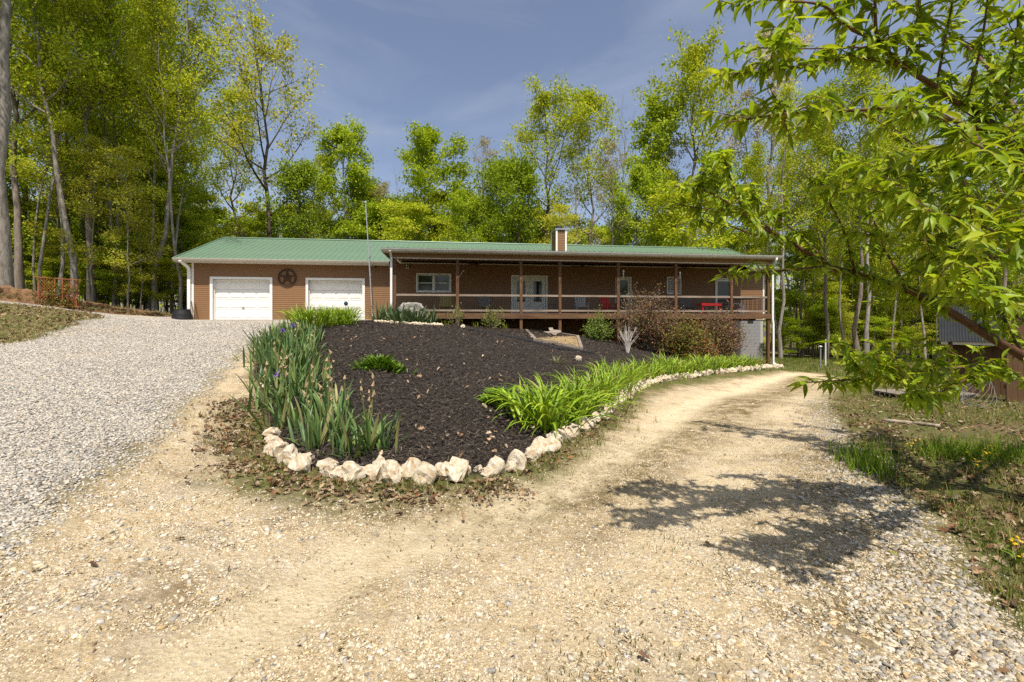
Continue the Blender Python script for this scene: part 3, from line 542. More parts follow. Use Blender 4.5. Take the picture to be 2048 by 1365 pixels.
def siding(name, u0, u1, z0, z1, holes=(), parent=house, vfix=WV, course=.102, M=None, m=SID):
    """lapped boards: each course stands proud at its foot; holes are (u0, u1, z0, z1)"""
    b = MB(); z = z0
    while z < z1 - 1e-4:
        zt = min(z + course, z1); segs = [(u0, u1)]
        for h in holes:
            if h[2] < (z + zt) / 2 < h[3]:
                ns = []
                for a, c in segs:
                    if h[1] <= a or h[0] >= c: ns.append((a, c)); continue
                    if h[0] > a: ns.append((a, h[0]))
                    if h[1] < c: ns.append((h[1], c))
                segs = ns
        for a, c in segs:
            vs = [(a, -.014, z), (c, -.014, z), (c, 0, zt), (a, 0, zt), (a, 0, z), (c, 0, z)]
            vs = [Vector((p[0], vfix + p[1], p[2])) if M is None else M @ Vector((p[0], p[1], p[2])) for p in vs]
            b.add(vs, [(0, 1, 2, 3), (4, 5, 1, 0), (0, 3, 4), (1, 5, 2)])
        z = zt
    return b.build(name, m, parent)
# openings in the front wall, from the left: garage doors, twin window, french doors, single door, grid window, glass door
def op(x0, x1, y0, y1):
    a, c = ux(x0, WV), ux(x1, WV); mid = (a + c) / 2; return [a, c, zz(y1, mid, WV), zz(y0, mid, WV)]
G1 = op(426, 540, 560, 641); G2 = op(617, 725, 561, 641)
G1[2] = G2[2] = 0.0; zt = (G1[3] + G2[3]) / 2; G1[3] = G2[3] = zt
FZ = .36
W1 = op(835, 900, 550, 583); D1 = op(1025, 1092, 625, 554); D2 = op(1233, 1260, 625, 556); W2 = op(1335, 1360, 556, 587); D3 = op(1432, 1462, 625, 557)
for d in (D1, D2, D3): d[2] = FZ; d[3] = FZ + 2.06
for a in (W1, D1, D2, W2, D3, G1, G2): print('opening', [round(q, 2) for q in a])
WT = 3.12
FADE = None; siding('wall', U0, U1, 0.0, WT, [G1, G2, W1, D1, D2, W2, D3])
b = MB(); b.box(U0 + .02, U1 - .02, WV + .45, VB, .05, WT - .02); b.box(U0 + .01, U1 - .01, VB - .02, VB + .02, -.3, WT); inner = b.build('inner_wall', CEIL, house)
# backing behind the siding so that nothing shows through
b = MB()
for z0, z1, segs in ((0, 3.1, None),):
    us = sorted([U0] + [q for o_ in (G1, G2, W1, D1, D2, W2, D3) for q in o_[:2]] + [U1])
    for a, c in zip(us[:-1:2], us[1::2]): b.box(a, c, WV + .003, WV + .12, 0.0, 3.1)
    for o_ in (G1, G2, W1, D1, D2, W2, D3):
        b.box(o_[0], o_[1], WV + .003, WV + .12, o_[3], 3.1)
        if o_[2] > .1: b.box(o_[0], o_[1], WV + .003, WV + .12, 0.0, o_[2])
b.build('wall_sheathing', CEIL, house)
# gable ends
def gable(name, u, s):
    M = Matrix.Translation((u, 0, 0)) @ Matrix.Rotation(R(90) * s, 4, 'Z')
    b = MB(); z = 0.0 if s < 0 else 0.0; 
    while z < 4.9:
        zt = z + .102; f = lambda q: max(0, (q - 3.1) / .38); v0, v1 = WV + f(z), VB - f(z); w0, w1 = WV + f(zt), VB - f(zt)
        if w1 <= w0: break
        uo = u + s * .024; b.add([(uo, v0, z), (uo, v1, z), (u, w1, zt), (u, w0, zt), (u, v0, z), (u, v1, z)], [(0, 1, 2, 3) if s > 0 else (3, 2, 1, 0), (4, 5, 1, 0)]); z = zt
    return b.build(name, SID, house)
gable('gable_wall', U0 - .002, -1); gable('gable_wall', U1 + .002, 1)
for u in (U0 - .03, U1 - .07):
    b = MB(); b.box(u, u + .10, WV - .035, WV + .07, -.0 if u < 0 else .02, WT); b.build('corner_trim', WHITE, house)
# casings
def casing(o_, wdt=.09, sill=True, name='door_casing', v=WV, m=WHITE, proud=.045):
    b = MB(); a, c, z0, z1 = o_
    b.box(a - wdt, a, v - proud, v + .10, z0 - (wdt if sill else 0), z1 + wdt); b.box(c, c + wdt, v - proud, v + .10, z0 - (wdt if sill else 0), z1 + wdt)
    b.box(a, c, v - proud + .003, v + .10, z1, z1 + wdt)
    if sill: b.box(a, c, v - proud - .02, v + .10, z0 - wdt, z0)
    return b.build(name, m, house)
# garage doors: four sections of two raised panels
for o_ in (G1, G2):
    casing(o_, .13, False, 'garage_door_casing')
    dv = WV + .2; b = MB()
    for a, c in ((o_[0], o_[0] + .025), (o_[1] - .025, o_[1])): b.box(a, c, WV + .10, dv + .04, 0, o_[3])
    b.box(o_[0], o_[1], WV + .10, dv + .04, o_[3] - .025, o_[3] + .001); b.build('jamb_lining', WHITE, house)
    W_ = o_[1] - o_[0]; H_ = o_[3] - o_[2]; hs = H_ / 4
    d = MB(); d.box(o_[0], o_[1], dv + .012, dv + .05, o_[2] + .01, o_[3]); door = d.build('garage_door', WHITE, house)
    for r_ in range(4):
        z0 = o_[2] + r_ * hs; s_ = MB(); s_.box(o_[0] + .03, o_[1] - .03, dv - .005, dv + .010, z0 + .012, z0 + hs - .006); s_.build('section', WHITE, door)
        for k in range(4):
            a = o_[0] + .08 + k * (W_ - .1) / 4; c = a + (W_ - .1) / 4 - .09; p = MB(); e = .035; za, zb = z0 + .10, z0 + hs - .09
            y0, y1 = dv - .006, dv - .022
            p.add([(a, y0, za), (c, y0, za), (c, y0, zb), (a, y0, zb), (a + e, y1, za + e), (c - e, y1, za + e), (c - e, y1, zb - e), (a + e, y1, zb - e)], [(0, 1, 5, 4), (1, 2, 6, 5), (2, 3, 7, 6), (3, 0, 4, 7), (4, 5, 6, 7)])
            p.build('panel', WHITE, door)
    h_ = MB(); h_.box((o_[0] + o_[1]) / 2 - .06, (o_[0] + o_[1]) / 2 + .06, dv - .05, dv - .02, .62, .65); h_.build('handle', DKW, door)
b = MB(); b.box(U0 - .0, .2, WV - 1.2, WV + .26, -.25, .004); b.build('garage_apron', CONC, house)
# windows and doors
def sash(o_, cols, rows, m=WHITE, fw=.05, parent=None, bar=.022, v=WV + .02, name='window'):
    a, c, z0, z1 = o_; f = MB(); f.box(a, a + fw, v, v + .06, z0, z1); f.box(c - fw, c, v, v + .06, z0, z1); f.box(a + fw, c - fw, v, v + .06, z0, z0 + fw); f.box(a + fw, c - fw, v, v + .06, z1 - fw, z1)
    w_ = f.build(name, m, parent or house); g = MB(); g.box(a + fw * .5, c - fw * .5, v + .035, v + .042, z0 + fw * .5, z1 - fw * .5); g.build('pane', GLASS, w_)
    for k in range(1, cols):
        q = MB(); x = a + (c - a) * k / cols; q.box(x - bar, x + bar, v + .012, v + .034, z0 + fw, z1 - fw); q.build('muntin', m, w_)
    for k in range(1, rows):
        q = MB(); z = z0 + (z1 - z0) * k / rows; q.box(a + fw, c - fw, v + .008, v + .033, z - bar, z + bar); q.build('muntin', m, w_)
    return w_
casing(W1, .07, True, 'window_casing'); mid = (W1[0] + W1[1]) / 2
sash([W1[0], mid - .03, W1[2], W1[3]], 1, 2); sash([mid + .03, W1[1], W1[2], W1[3]], 1, 2); b = MB(); b.box(mid - .03, mid + .03, WV - .03, WV + .09, W1[2], W1[3]); b.build('mullion', WHITE, house)
casing(W2, .06, True, 'window_casing'); sash(W2, 4, 6, bar=.012)
casing(D1, .08, False); casing(D2, .07, False); casing(D3, .07, False)
OFFW = mat('off_white_door', (.66, .66, .60), (.6, .6, .54), 3, .5)
mid = (D1[0] + D1[1]) / 2
for a, c in ((D1[0] + .01, mid - .005), (mid + .005, D1[1] - .01)):
    z0, z1 = D1[2] + .02, D1[3] - .01; ga, gc = a + .22, c - .22; gz0, gz1 = z0 + .62, z1 - .22; v = WV + .03
    b = MB(); b.box(a, ga, v, v + .05, z0, z1); b.box(gc, c, v, v + .05, z0, z1); b.box(ga, gc, v, v + .05, z0, gz0); b.box(ga, gc, v, v + .05, gz1, z1); d = b.build('french_door', OFFW, house)
    g = MB(); g.box(ga, gc, v + .02, v + .028, gz0, gz1); g.build('pane', GLASS, d)
    f = MB()
    for x0, x1, q0, q1 in ((ga - .03, ga + .015, gz0 - .03, gz1 + .03), (gc - .015, gc + .03, gz0 - .03, gz1 + .03), (ga + .015, gc - .015, gz0 - .03, gz0 + .015), (ga + .015, gc - .015, gz1 - .015, gz1 + .03)): f.box(x0, x1, v - .016, v - .002, q0, q1)
    f.build('glazing_frame', OFFW, d)
    for k in range(2):
        p = MB(); x0 = a + .12 + k * (c - a - .2) / 2; p.box(x0, x0 + (c - a - .3) / 2, v - .012, v - .002, z0 + .15, z0 + .50); p.build('panel', OFFW, d)
    hx = c - .06 if a < mid - .3 else a + .06
    h_ = MB(); h_.tube([(hx, v - .005, z0 + .98), (hx, v - .06, z0 + .98), (hx + (.1 if hx > mid else -.1), v - .06, z0 + .98)], .012, 6); h_.box(hx - .02, hx + .02, v - .012, v - .003, z0 + .88, z0 + 1.1); h_.build('handle', DKW, d)
for D_ in (D2, D3):
    d = sash([D_[0] + .01, D_[1] - .01, D_[2] + .02, D_[3] - .01], 1, 2, WHITE, .11, None, .05, WV + .03, 'glazed_door'); h_ = MB(); h_.tube([(D_[1] - .06, WV + .028, 1.36), (D_[1] - .06, WV - .03, 1.36), (D_[1] - .15, WV - .03, 1.36)], .012, 6); h_.build('handle', DKW, d)

# roof: standing-rib steel, one panel between each pair of ribs
RS = .38; EV, EZ, RV, RZ = 2.45, 3.10, 7.5, 3.10 + .38 * 5.05; RU0, RU1 = -11.05, 22.05
b = MB(); b.add([(RU0, 12.55, EZ), (RU1, 12.55, EZ), (RU1, RV, RZ), (RU0, RV, RZ)], [(0, 1, 2, 3)]); b.add([(RU0, EV + .03, EZ - .04), (RU1, EV + .03, EZ - .04), (RU1, RV, RZ - .04), (RU0, RV, RZ - .04)], [(0, 1, 2, 3)])
roof = b.build('roof', GREEN, house)
npan = 110; pw = (RU1 - RU0) / npan
def rib_panel(w_, v0, z0, v1, z1, r=.022):
    p = MB(); prof = [(0, 0), (.012, r), (.034, r), (.048, 0), (w_ * .5 - .02, 0), (w_ * .5 - .01, .005), (w_ * .5 + .01, .005), (w_ * .5 + .02, 0), (w_, 0)]
    vs = []; 
    for x, dz in prof: vs += [(x, v0, z0 + dz), (x, v1, z1 + dz)]
    p.add(vs, [(2 * i, 2 * i + 2, 2 * i + 3, 2 * i + 1) for i in range(len(prof) - 1)]); return p.mesh('roof_panel', GREEN)
pm_ = rib_panel(pw, EV - .04, EZ - .015, RV, RZ)
for k in range(npan):
    o = link('roof_panel', pm_, roof); o.location = (RU0 + k * pw, 0, 0)
b = MB(); b.tube([(RU0 - .02, RV, RZ + .015), (RU1 + .02, RV, RZ + .015)], .035, 8); b.add([(RU0 - .02, RV - .16, RZ - .03), (RU1 + .02, RV - .16, RZ - .03), (RU1 + .02, RV, RZ + .035), (RU0 - .02, RV, RZ + .035)], [(0, 1, 2, 3)]); b.build('ridge_cap', GREEN, roof)
for u in (RU0, RU1):
    b = MB(); s_ = .05 if u > 0 else -.05
    for va, za, vb, zb in ((EV - .03, EZ - .01, RV, RZ), (12.55, EZ, RV, RZ)):
        b.add([(u + s_, va, za + .03), (u - s_, va, za + .03), (u - s_, vb, zb + .03), (u + s_, vb, zb + .03), (u + s_, va, za - .12), (u + s_, vb, zb - .12)], [(0, 1, 2, 3), (0, 3, 5, 4)])
    b.build('rake_trim', GREEN, roof)
    b = MB(); b.add([(u, EV, EZ - .05), (u - s_ * 10, EV, EZ - .05), (u - s_ * 10, RV, RZ - .08), (u, RV, RZ - .08)], [(0, 1, 2, 3)]); b.build('rake_soffit', CREAMT, roof)
# porch roof, flatter, tied into the main roof
PU0, PU1, PE, PEZ = -.5, 20.0, -.5, 3.37
b = MB(); b.box(0, 0, 0, 0, 0, 0) if False else None
def pz(v): return PEZ + .10 * (v + .5)
b.add([(PU0, PE, PEZ - .02), (PU1, PE, PEZ - .02), (PU1, 4.7, pz(4.7) - .02), (PU0, 4.7, pz(4.7) - .02)], [(0, 1, 2, 3)])
proof = b.build('porch_roof', GREEN, house); npp = 68; ppw = (PU1 - PU0) / npp; pm2 = rib_panel(ppw, PE - .05, PEZ, 4.7, pz(4.7))
for k in range(npp):
    o = link('roof_panel', pm2, proof); o.location = (PU0 + k * ppw, 0, 0)
b = MB(); b.box(PU0 + .003, PU1 - .003, PE + .002, PE + .022, 3.20, PEZ - .03); b.build('fascia', CREAMT, proof)
for u, s_ in ((PU0, -1), (PU1, 1)):
    b = MB(); b.add([(u, PE, 3.20), (u, WV - .02, 3.20), (u, WV + 1.5, pz(WV + 1.5)), (u, PE, PEZ - .025)], [(0, 1, 2, 3)]); b.build('end_fascia', CREAMT, proof)
b = MB(); b.box(PU0 + .01, PU1 - .01, PE + .024, -.10, 3.195, 3.205); b.build('soffit', CREAMT, proof)
b = MB(); b.box(.0, 19.72, .12, WV - .03, 3.128, 3.15); b.box(PU0 + .01, 0, -.1, WV - .03, 3.196, 3.206); b.box(19.72, PU1 - .01, -.1, WV - .03, 3.196, 3.206); b.build('porch_ceiling', CEIL, proof)
b = MB(); b.box(.0, 19.72, -.08, .12, 2.985, 3.19); b.build('beam', SID, house)
b = MB(); b.box(-.01, 19.73, -.095, .135, 2.945, 2.984); b.build('beam_trim', CREAMT, house)
b = MB(); b.box(.0, 19.7, WV - .06, WV - .026, 3.06, 3.125); b.build('ceiling_trim', CREAMT, house)
# main eave: soffit, fascia and gutters
def gutter(name, u0, u1, v, z, parent, m=WHITE):
    b = MB(); prof = [(0, 0), (0, -.12), (-.07, -.12), (-.085, -.085), (-.105, -.05), (-.12, -.005), (-.12, .0), (-.108, .0), (-.108, -.01), (-.015, -.02)]
    n = len(prof); vs = [(u, v + p, z + q) for u in (u0, u1) for p, q in prof]
    b.add(vs, [(i, (i + 1) % n, n + (i + 1) % n, n + i) for i in range(n)] + [tuple(range(n)), tuple(reversed(range(n, 2 * n)))]); return b.build(name, m, parent)
for u0, u1 in ((RU0, -.52), (20.02, RU1)):
    gutter('gutter', u0, u1, EV, EZ + .0, roof, CREAMT); b = MB(); b.box(u0, u1, EV + .002, EV + .02, EZ - .19, EZ - .045); b.build('fascia', CREAMT, roof)
    b = MB(); b.box(u0, u1, EV + .022, WV - .026, EZ - .185, EZ - .175); b.build('soffit', CREAMT, roof)
gutter('gutter', PU0, PU1, PE, PEZ - .02, proof, mat('aluminium_gutter', (.62, .60, .56), (.5, .48, .44), 3, .45))
def spout(pts, wdt=.085, parent=house):
    b = MB()
    for p, q in zip(pts[:-1], pts[1:]): b.bar(p, q, wdt, wdt * .75, (0, 1, 0.01))
    return b.build('downspout', WHITE, parent)
spout([(-10.72, EV - .06, 2.98), (-10.60, WV - .16, 2.72), (-10.56, WV - .1, 2.6), (-10.56, WV - .1, .42)], .14)
spout([(-.09, PE - .06, 3.25), (-.08, -.16, 3.0), (-.08, -.16, .25)], .10)
spout([(19.62, PE - .06, 3.25), (19.60, PE - .06, 3.12), (19.72, -.12, 2.85), (19.72, -.12, .05), (19.76, -.12, -.25), (19.76, -.12, -2.3), (19.84, -.3, -2.42)], .10)
# chimney
cu0, cu1 = ux(1112, 4.0), ux(1133, 4.0); ct = zz(460, (cu0 + cu1) / 2, 4.0); cb = 3.5
b = MB(); b.box(cu0 + .03, cu1 - .03, 4.03, 5.3, cb, ct - .01); chim = b.build('chimney', CEIL, house)
siding('chimney_siding', cu0 + .05, cu1 - .05, cb, ct - .01, (), chim, 4.03)
MM = Matrix.Translation((cu0 + .03, 0, 0)) @ Matrix.Rotation(R(-90), 4, 'Z'); b = MB(); z = cb
while z < ct - .02:
    b.add([(cu0 + .006, 4.05, z), (cu0 + .006, 5.28, z), (cu0 + .03, 5.28, z + .1), (cu0 + .03, 4.05, z + .1), (cu0 + .03, 4.05, z), (cu0 + .03, 5.28, z)], [(3, 2, 1, 0), (0, 1, 5, 4)]); z += .102
b.build('chimney_siding', SID, chim)
for a, c, v0, v1 in ((cu0 - .01, cu0 + .09, 3.98, 4.10), (cu1 - .09, cu1 + .01, 3.98, 4.10), (cu0 - .012, cu0 + .06, 5.2, 5.32)):
    b = MB(); b.box(a, c, v0, v1, cb, ct - .01); b.build('corner_trim', WHITE, chim)
b = MB(); b.box(cu0 - .06, cu1 + .06, 3.93, 5.37, ct, ct + .06); b.build('chase_cover', GALV, chim)
b = MB(); cc = ((cu0 + cu1) / 2, 4.6, ct + .06); b.lathe([(.13, 0), (.13, .12), (.2, .13), (.2, .2), (.21, .2), (.21, .26), (.02, .32)], cc, 16); b.build('flue_cap', mat('flue_steel', (.12, .12, .125), (.06, .06, .06), 8, .5, metallic=.5), chim)
# porch deck
DZ = .33; b = MB(); b.box(.0, 19.66, .0, WV - .03, DZ - .16, DZ - .04); deck = b.build('deck', WOODH, house)
brd = MB(); brd.box(.0, 19.68, -.015, .125, DZ - .036, DZ)
bm_ = brd.mesh('deck_board', WOODH)
for k in range(20):
    o = link('deck_board', bm_, deck); o.location = (0, .02 + k * .147, 0)
for a, c in ((.0, 4.9), (4.905, 9.8), (9.805, 14.7), (14.705, 19.7)):
    b = MB(); b.box(a, c, -.065, -.018, .055, .29); b.build('rim_board', WOODH, deck)
b = MB(); b.box(19.66, 19.70, -.017, WV - .03, .055, .29); b.build('rim_board', WOODH, deck)
PX = [915, 1042, 1119.5, 1236, 1351, 1462, 1533.5]; PU = [.06] + [ux(x, .05) for x in PX]; PU[-1] = 19.58
print('posts', [round(p, 2) for p in PU])
for i, u in enumerate(PU):
    g_ = HW(u, .05); b = MB(); zb_ = h1(g_.x, g_.y) - .15
    b.box(u - .07, u + .07, -.015, .115, zb_, 2.944); p = b.build('post', WOOD, deck)
    if 0 < i < 7:
        s_ = MB()
        for k, dz in enumerate((1.86, 1.92, 1.98)): s_.tube([(u, -.016, dz), (u, -.035, dz)], .018, 6)
        s_.build('bolt_heads', DKW, p)
for i, (a, c) in enumerate(zip(PU[:-1], PU[1:])):
    for z0, z1, nm in ((1.155, 1.25, 'top_rail'), (.41, .50, 'bottom_rail')):
        b = MB(); b.box(a + .073, c - .073, .01, .06, z0, z1); b.build(nm, RAILW, deck)
    b = MB(); n_ = int((c - a - .15) / .10)
    for k in range(1, n_ + 1): x = a + .075 + (c - a - .15) * k / (n_ + 1); b.box(x - .006, x + .006, .03, .042, .505, 1.15)
    for k in range(1, 6): z = .5 + .65 * k / 6; b.box(a + .08, c - .08, .043, .047, z - .0025, z + .0025)
    tag(b.build('wire_panel', DKW, deck), kind='stuff')
for z0, z1, nm in ((1.155, 1.25, 'top_rail'), (.41, .50, 'bottom_rail')):
    b = MB(); b.box(19.56, 19.61, .12, WV - .03, z0, z1); b.build(nm, RAILW, deck)
b = MB()
for k in range(1, 27): v = .12 + (WV - .15) * k / 27; b.box(19.578, 19.592, v - .007, v + .007, .505, 1.15)
tag(b.build('wire_panel', DKW, deck), kind='stuff')
for u in (4.9, 9.8, 14.7):
    for v in (1.5,):
        g_ = HW(u, v); b = MB(); b.box(u - .07, u + .07, v - .07, v + .07, h1(g_.x, g_.y) - .1, DZ - .165); b.build('post', WOOD, deck)
for k in range(12):
    u = .9 + k * 1.63; b = MB(); b.box(u - .02, u + .02, .01, WV - .04, -.05, DZ - .165); b.build('joist', WOOD, deck)
# foundation: dark skirting under the porch, bare block at the right end
siding('skirting', .2, 19.3, -2.5, -.002, (), house, WV + .01)
b = MB(); b.box(.2, 19.3, WV + .02, WV + .15, -2.6, -.003); b.build('skirting_backing', CEIL, house)
b = MB(); b.box(19.3, U1 - .03, WV + .012, WV + .2, -2.7, -.003); b.box(U1 - .2, U1 - .032, WV + .2, VB, -2.9, -.003); fnd = b.build('foundation_wall', MORTAR, house)
bk = MB(); e = .006; bk.box(0, .392, -.008, .01, 0, .19); bkm = bk.mesh('concrete_block', BLOCKM); bk2 = MB(); bk2.box(0, .19, -.008, .01, 0, .19); bkh = bk2.mesh('concrete_block', BLOCKM)
for r_ in range(12):
    u = 19.31; z = -.2 - r_ * .2; first = True
    while u + .19 < U1 - .02:
        if (r_ % 2 == 0 and first) or u + .39 > U1 - .02: link('concrete_block', bkh, fnd).location = (u, WV + .012, z); u += .2
        else: link('concrete_block', bkm, fnd).location = (u, WV + .012, z); u += .4
        first = False
for r_ in range(12):
    for k in range(20):
        pass
b = MB(); b.box(20.45, 20.82, WV - .012, WV - .001, -.21, -.05); b.build('foundation_vent', DKW, fnd)
b = MB(); b.box(19.3, U1, WV - .03, WV + .1, -.006, .012); b.build('sill_plate', CREAMT, house)
# door-side lamps and corner flood light
b = MB(); b.box(.32, .44, WV - .10, WV - .03, 2.78, 2.98); b.build('wall_lamp', WHITE, house); b = MB(); b.box(.345, .415, WV - .108, WV - .102, 2.82, 2.94); b.build('lamp_glass', GLASS, house)
for o_ in ((.12, 2.9, .3),):
    b = MB(); b.bar((.02, .3, 3.1), (.22, 1.2, 2.92), .1, .16); b.build('camera_housing', WHITE, house)
b = MB(); uu = ux(752, WV); b.lathe([(.0, 0), (.05, .0), (.06, .06), (.02, .12)], (uu, WV - .2, 2.78), 10); b.bar((uu, WV - .2, 2.85), (uu, WV - .2, 2.93), .03, .03); b.build('flood_light', DKW, house)

# barn star on the garage wall
su = ux(575, WV); sz_ = zz(556, su, WV); st_ = thing('barn_star', 'dark metal star in a ring hung on the garage wall between the doors', 'wall star', HW(su, WV - .05, sz_), TH)
b = MB(); n = 40
for r_, w_ in ((.46, .016), (.385, .012)):
    b.tube([(r_ * math.cos(2 * math.pi * k / n), 0, r_ * math.sin(2 * math.pi * k / n)) for k in range(n + 1)], w_, 6, False)
for k in range(28):
    a = 2 * math.pi * k / 28; b.bar((.39 * math.cos(a), 0, .39 * math.sin(a)), (.46 * math.cos(a + .1), 0, .46 * math.sin(a + .1)), .035, .02, (0, 1, 0))
b.build('ring', BRONZE, st_)
b = MB(); vs = [(0, -.07, 0), (0, .01, 0)]
for k in range(10):
    a = math.pi / 2 + k * math.pi / 5; r_ = .40 if k % 2 == 0 else .155; vs.append((r_ * math.cos(a), 0, r_ * math.sin(a)))
b.add(vs, [(0, 2 + k, 2 + (k + 1) % 10) for k in range(10)] + [(1, 2 + (k + 1) % 10, 2 + k) for k in range(10)]); b.build('star', BRONZE, st_)
# antenna mast
pa = at(745, 622, 23.9); pb = at(731, 405, 23.7); mast = thing('antenna_mast', 'tall thin galvanised mast leaning before the garage wall', 'mast', pa)
L_ = pb - pa; b = MB(); b.tube([(0, 0, -.3), L_ * .5], [.034, .034], 8); b.tube([L_ * .495, L_], [.026, .026], 8); b.build('pole', GALV, mast)
b = MB(); b.lathe([(.05, -.05), (.06, 0), (.05, .05), (.0, .06)], L_, 8); b.bar(L_ + Vector((-.22, 0, .02)), L_ + Vector((.06, 0, .05)), .02, .02); b.build('bracket', GALV, mast)
for t_ in (.33, .5):
    b = MB(); q = L_ * t_; b.tube([q + Vector((0, 0, -.04)), q + Vector((0, 0, .04))], .045, 8); b.build('clamp', GALV, mast)

# ------------------------------------------------------------------ things on the porch
def porch(u, v): return HW(u, v, DZ)
def chair(name, label, u, v, rz, m, m2=None, back=.98):
    t = thing(name, label, 'chair', porch(u, v), TH + rz, None); m2 = m2 or m
    for k in range(5):
        b = MB(); x = -.22 + k * .11; b.bar((x, .20, .32), (x * 1.12, .46, back - abs(k - 2) * .03), .095, .018, (0, 1, .2)); b.build('back_slat', m, t)
    for k in range(5):
        b = MB(); y = -.28 + k * .11; b.box(-.27, .27, y, y + .095, .36 - k * .022, .378 - k * .022); b.build('seat_slat', m, t)
    for s_ in (-1, 1):
        b = MB(); b.box(s_ * .36 - .06, s_ * .36 + .06, -.34, .34, .56, .58); b.build('arm', m2, t)
        b = MB(); b.box(s_ * .30 - .012, s_ * .30 + .012, -.30, -.20, 0, .56); b.build('leg', m2, t)
        b = MB(); b.bar((s_ * .275, -.26, .33), (s_ * .275, .50, .03), .02, .1, (0, 1, .3)); b.build('leg', m2, t)
        b = MB(); b.bar((s_ * .33, .26, .56), (s_ * .29, .33, .14), .03, .03); b.build('arm_support', m2, t)
    b = MB(); b.bar((-.3, .42, .72), (.3, .42, .72), .03, .07); b.build('back_rail', m2, t)
    return t
OLIVE = mat('olive_paint', (.30, .26, .06), (.24, .2, .05), 5, .6); GREYP = mat('grey_paint', (.16, .15, .14), (.12, .11, .1), 5, .6); REDP = mat('red_paint', (.55, .02, .015), (.45, .015, .012), 5, .5); PALEG = mat('pale_grey_paint', (.36, .36, .35), (.3, .3, .29), 5, .6)
chair('adirondack_chair', 'olive yellow slatted chair behind the porch rail under the twin window', ux(891, 1.3), 1.3, 0, OLIVE)
chair('adirondack_chair', 'dark grey slatted chair on the porch between the twin window and french doors', ux(970, 1.3), 1.3, .1, GREYP)
chair('adirondack_chair', 'pale grey slatted chair on the porch right of the french doors', ux(1163, 1.2), 1.2, -.1, PALEG)
chair('adirondack_chair', 'red slatted chair on the porch beside the single door', ux(1217, 1.3), 1.3, .3, REDP)
chair('adirondack_chair', 'red slatted chair with white arms at the right end of the porch', ux(1474, 1.5), 1.5, 1.2, REDP, WHITE)
chair('adirondack_chair', 'dark grey slatted chair on the porch below the gridded window', ux(1375, 1.6), 1.6, -.2, GREYP)
# round blue side table
BLUEP = mat('blue_paint', (.06, .10, .20), (.04, .07, .15), 5, .4)
def side_table(label, u, v, r_, h_, m):
    t = thing('side_table', label, 'table', porch(u, v), 0)
    b = MB(); b.lathe([(0, h_ - .03), (r_, h_ - .03), (r_ + .01, h_ - .01), (r_, h_), (0, h_)], (0, 0, 0), 20); b.build('table_top', m, t)
    for k in range(3):
        a = k * 2.094; b = MB(); b.tube([(.06 * math.cos(a), .06 * math.sin(a), h_ - .03), (r_ * .8 * math.cos(a), r_ * .8 * math.sin(a), 0)], .014, 6); b.build('leg', m, t)
side_table('small round blue table on the porch before the french doors', ux(1108, 1.2), 1.2, .26, .5, BLUEP)
side_table('wide low blue table at the right end of the porch behind the red one', ux(1447, 1.9), 1.9, .45, .55, BLUEP)
# red checked table
m, t, bs, o = node_mat('red_check_cloth'); tc = N(t, 'ShaderNodeTexCoord'); ck = N(t, 'ShaderNodeTexChecker', Scale=18.0, Color1=(.62, .015, .012, 1), Color2=(.20, .008, .008, 1)); t.links.new(tc.outputs['Object'], ck.inputs[0]); t.links.new(ck.outputs[0], bs.inputs['Base Color']); CHK = m
tb = thing('coffee_table', 'low red checked table standing on the porch behind the right-hand rail', 'table', porch(ux(1417, .75), .75), TH)
b = MB(); b.box(-.56, .56, -.3, .3, .53, .56); b.build('table_top', CHK, tb); b = MB()
for a, c, d_, e_ in ((-.57, .57, -.312, -.302), (-.57, .57, .302, .312), (-.582, -.572, -.31, .31), (.572, .582, -.31, .31)): b.box(a, c, d_, e_, .42, .56)
b.build('cloth_edge', CHK, tb)
for sx_ in (-.48, .48):
    for sy_ in (-.24, .24): b = MB(); b.box(sx_ - .03, sx_ + .03, sy_ - .03, sy_ + .03, 0, .53); b.build('leg', REDP, tb)
# ceiling fans
for i, (x, lab) in enumerate(((953, 'left of the three dark ceiling fans, above the dark grey chair'), (1165, 'middle one of three dark ceiling fans, right of the french doors'), (1370, 'right one of three dark ceiling fans, above the gridded window'))):
    u = ux(x, 1.5); f_ = thing('ceiling_fan', lab, 'ceiling fan', HW(u, 1.5, 3.12), i * .7, 'ceiling fans under the porch roof')
    b = MB(); b.lathe([(.02, .008), (.07, 0), (.07, -.05), (.018, -.06), (.018, -.16), (.1, -.17), (.12, -.22), (.1, -.29), (.0, -.31)], (0, 0, 0), 16); b.build('motor', BRONZE, f_)
    for k in range(5):
        a = k * 1.2566 + .3; M_ = Matrix.Rotation(a, 4, 'Z') @ Matrix.Translation((0, 0, -.24)) @ Matrix.Rotation(.2, 4, 'X'); b = MB(); b.prism([(.1, -.025), (.2, -.03), (.26, -.065), (.66, -.075), (.69, 0), (.66, .075), (.26, .065), (.2, .03), (.1, .025)], -.005, .005, M_); b.build('blade', mat('fan_blade%d' % 0, (.2, .1, .05)) if False else WOOD, f_)
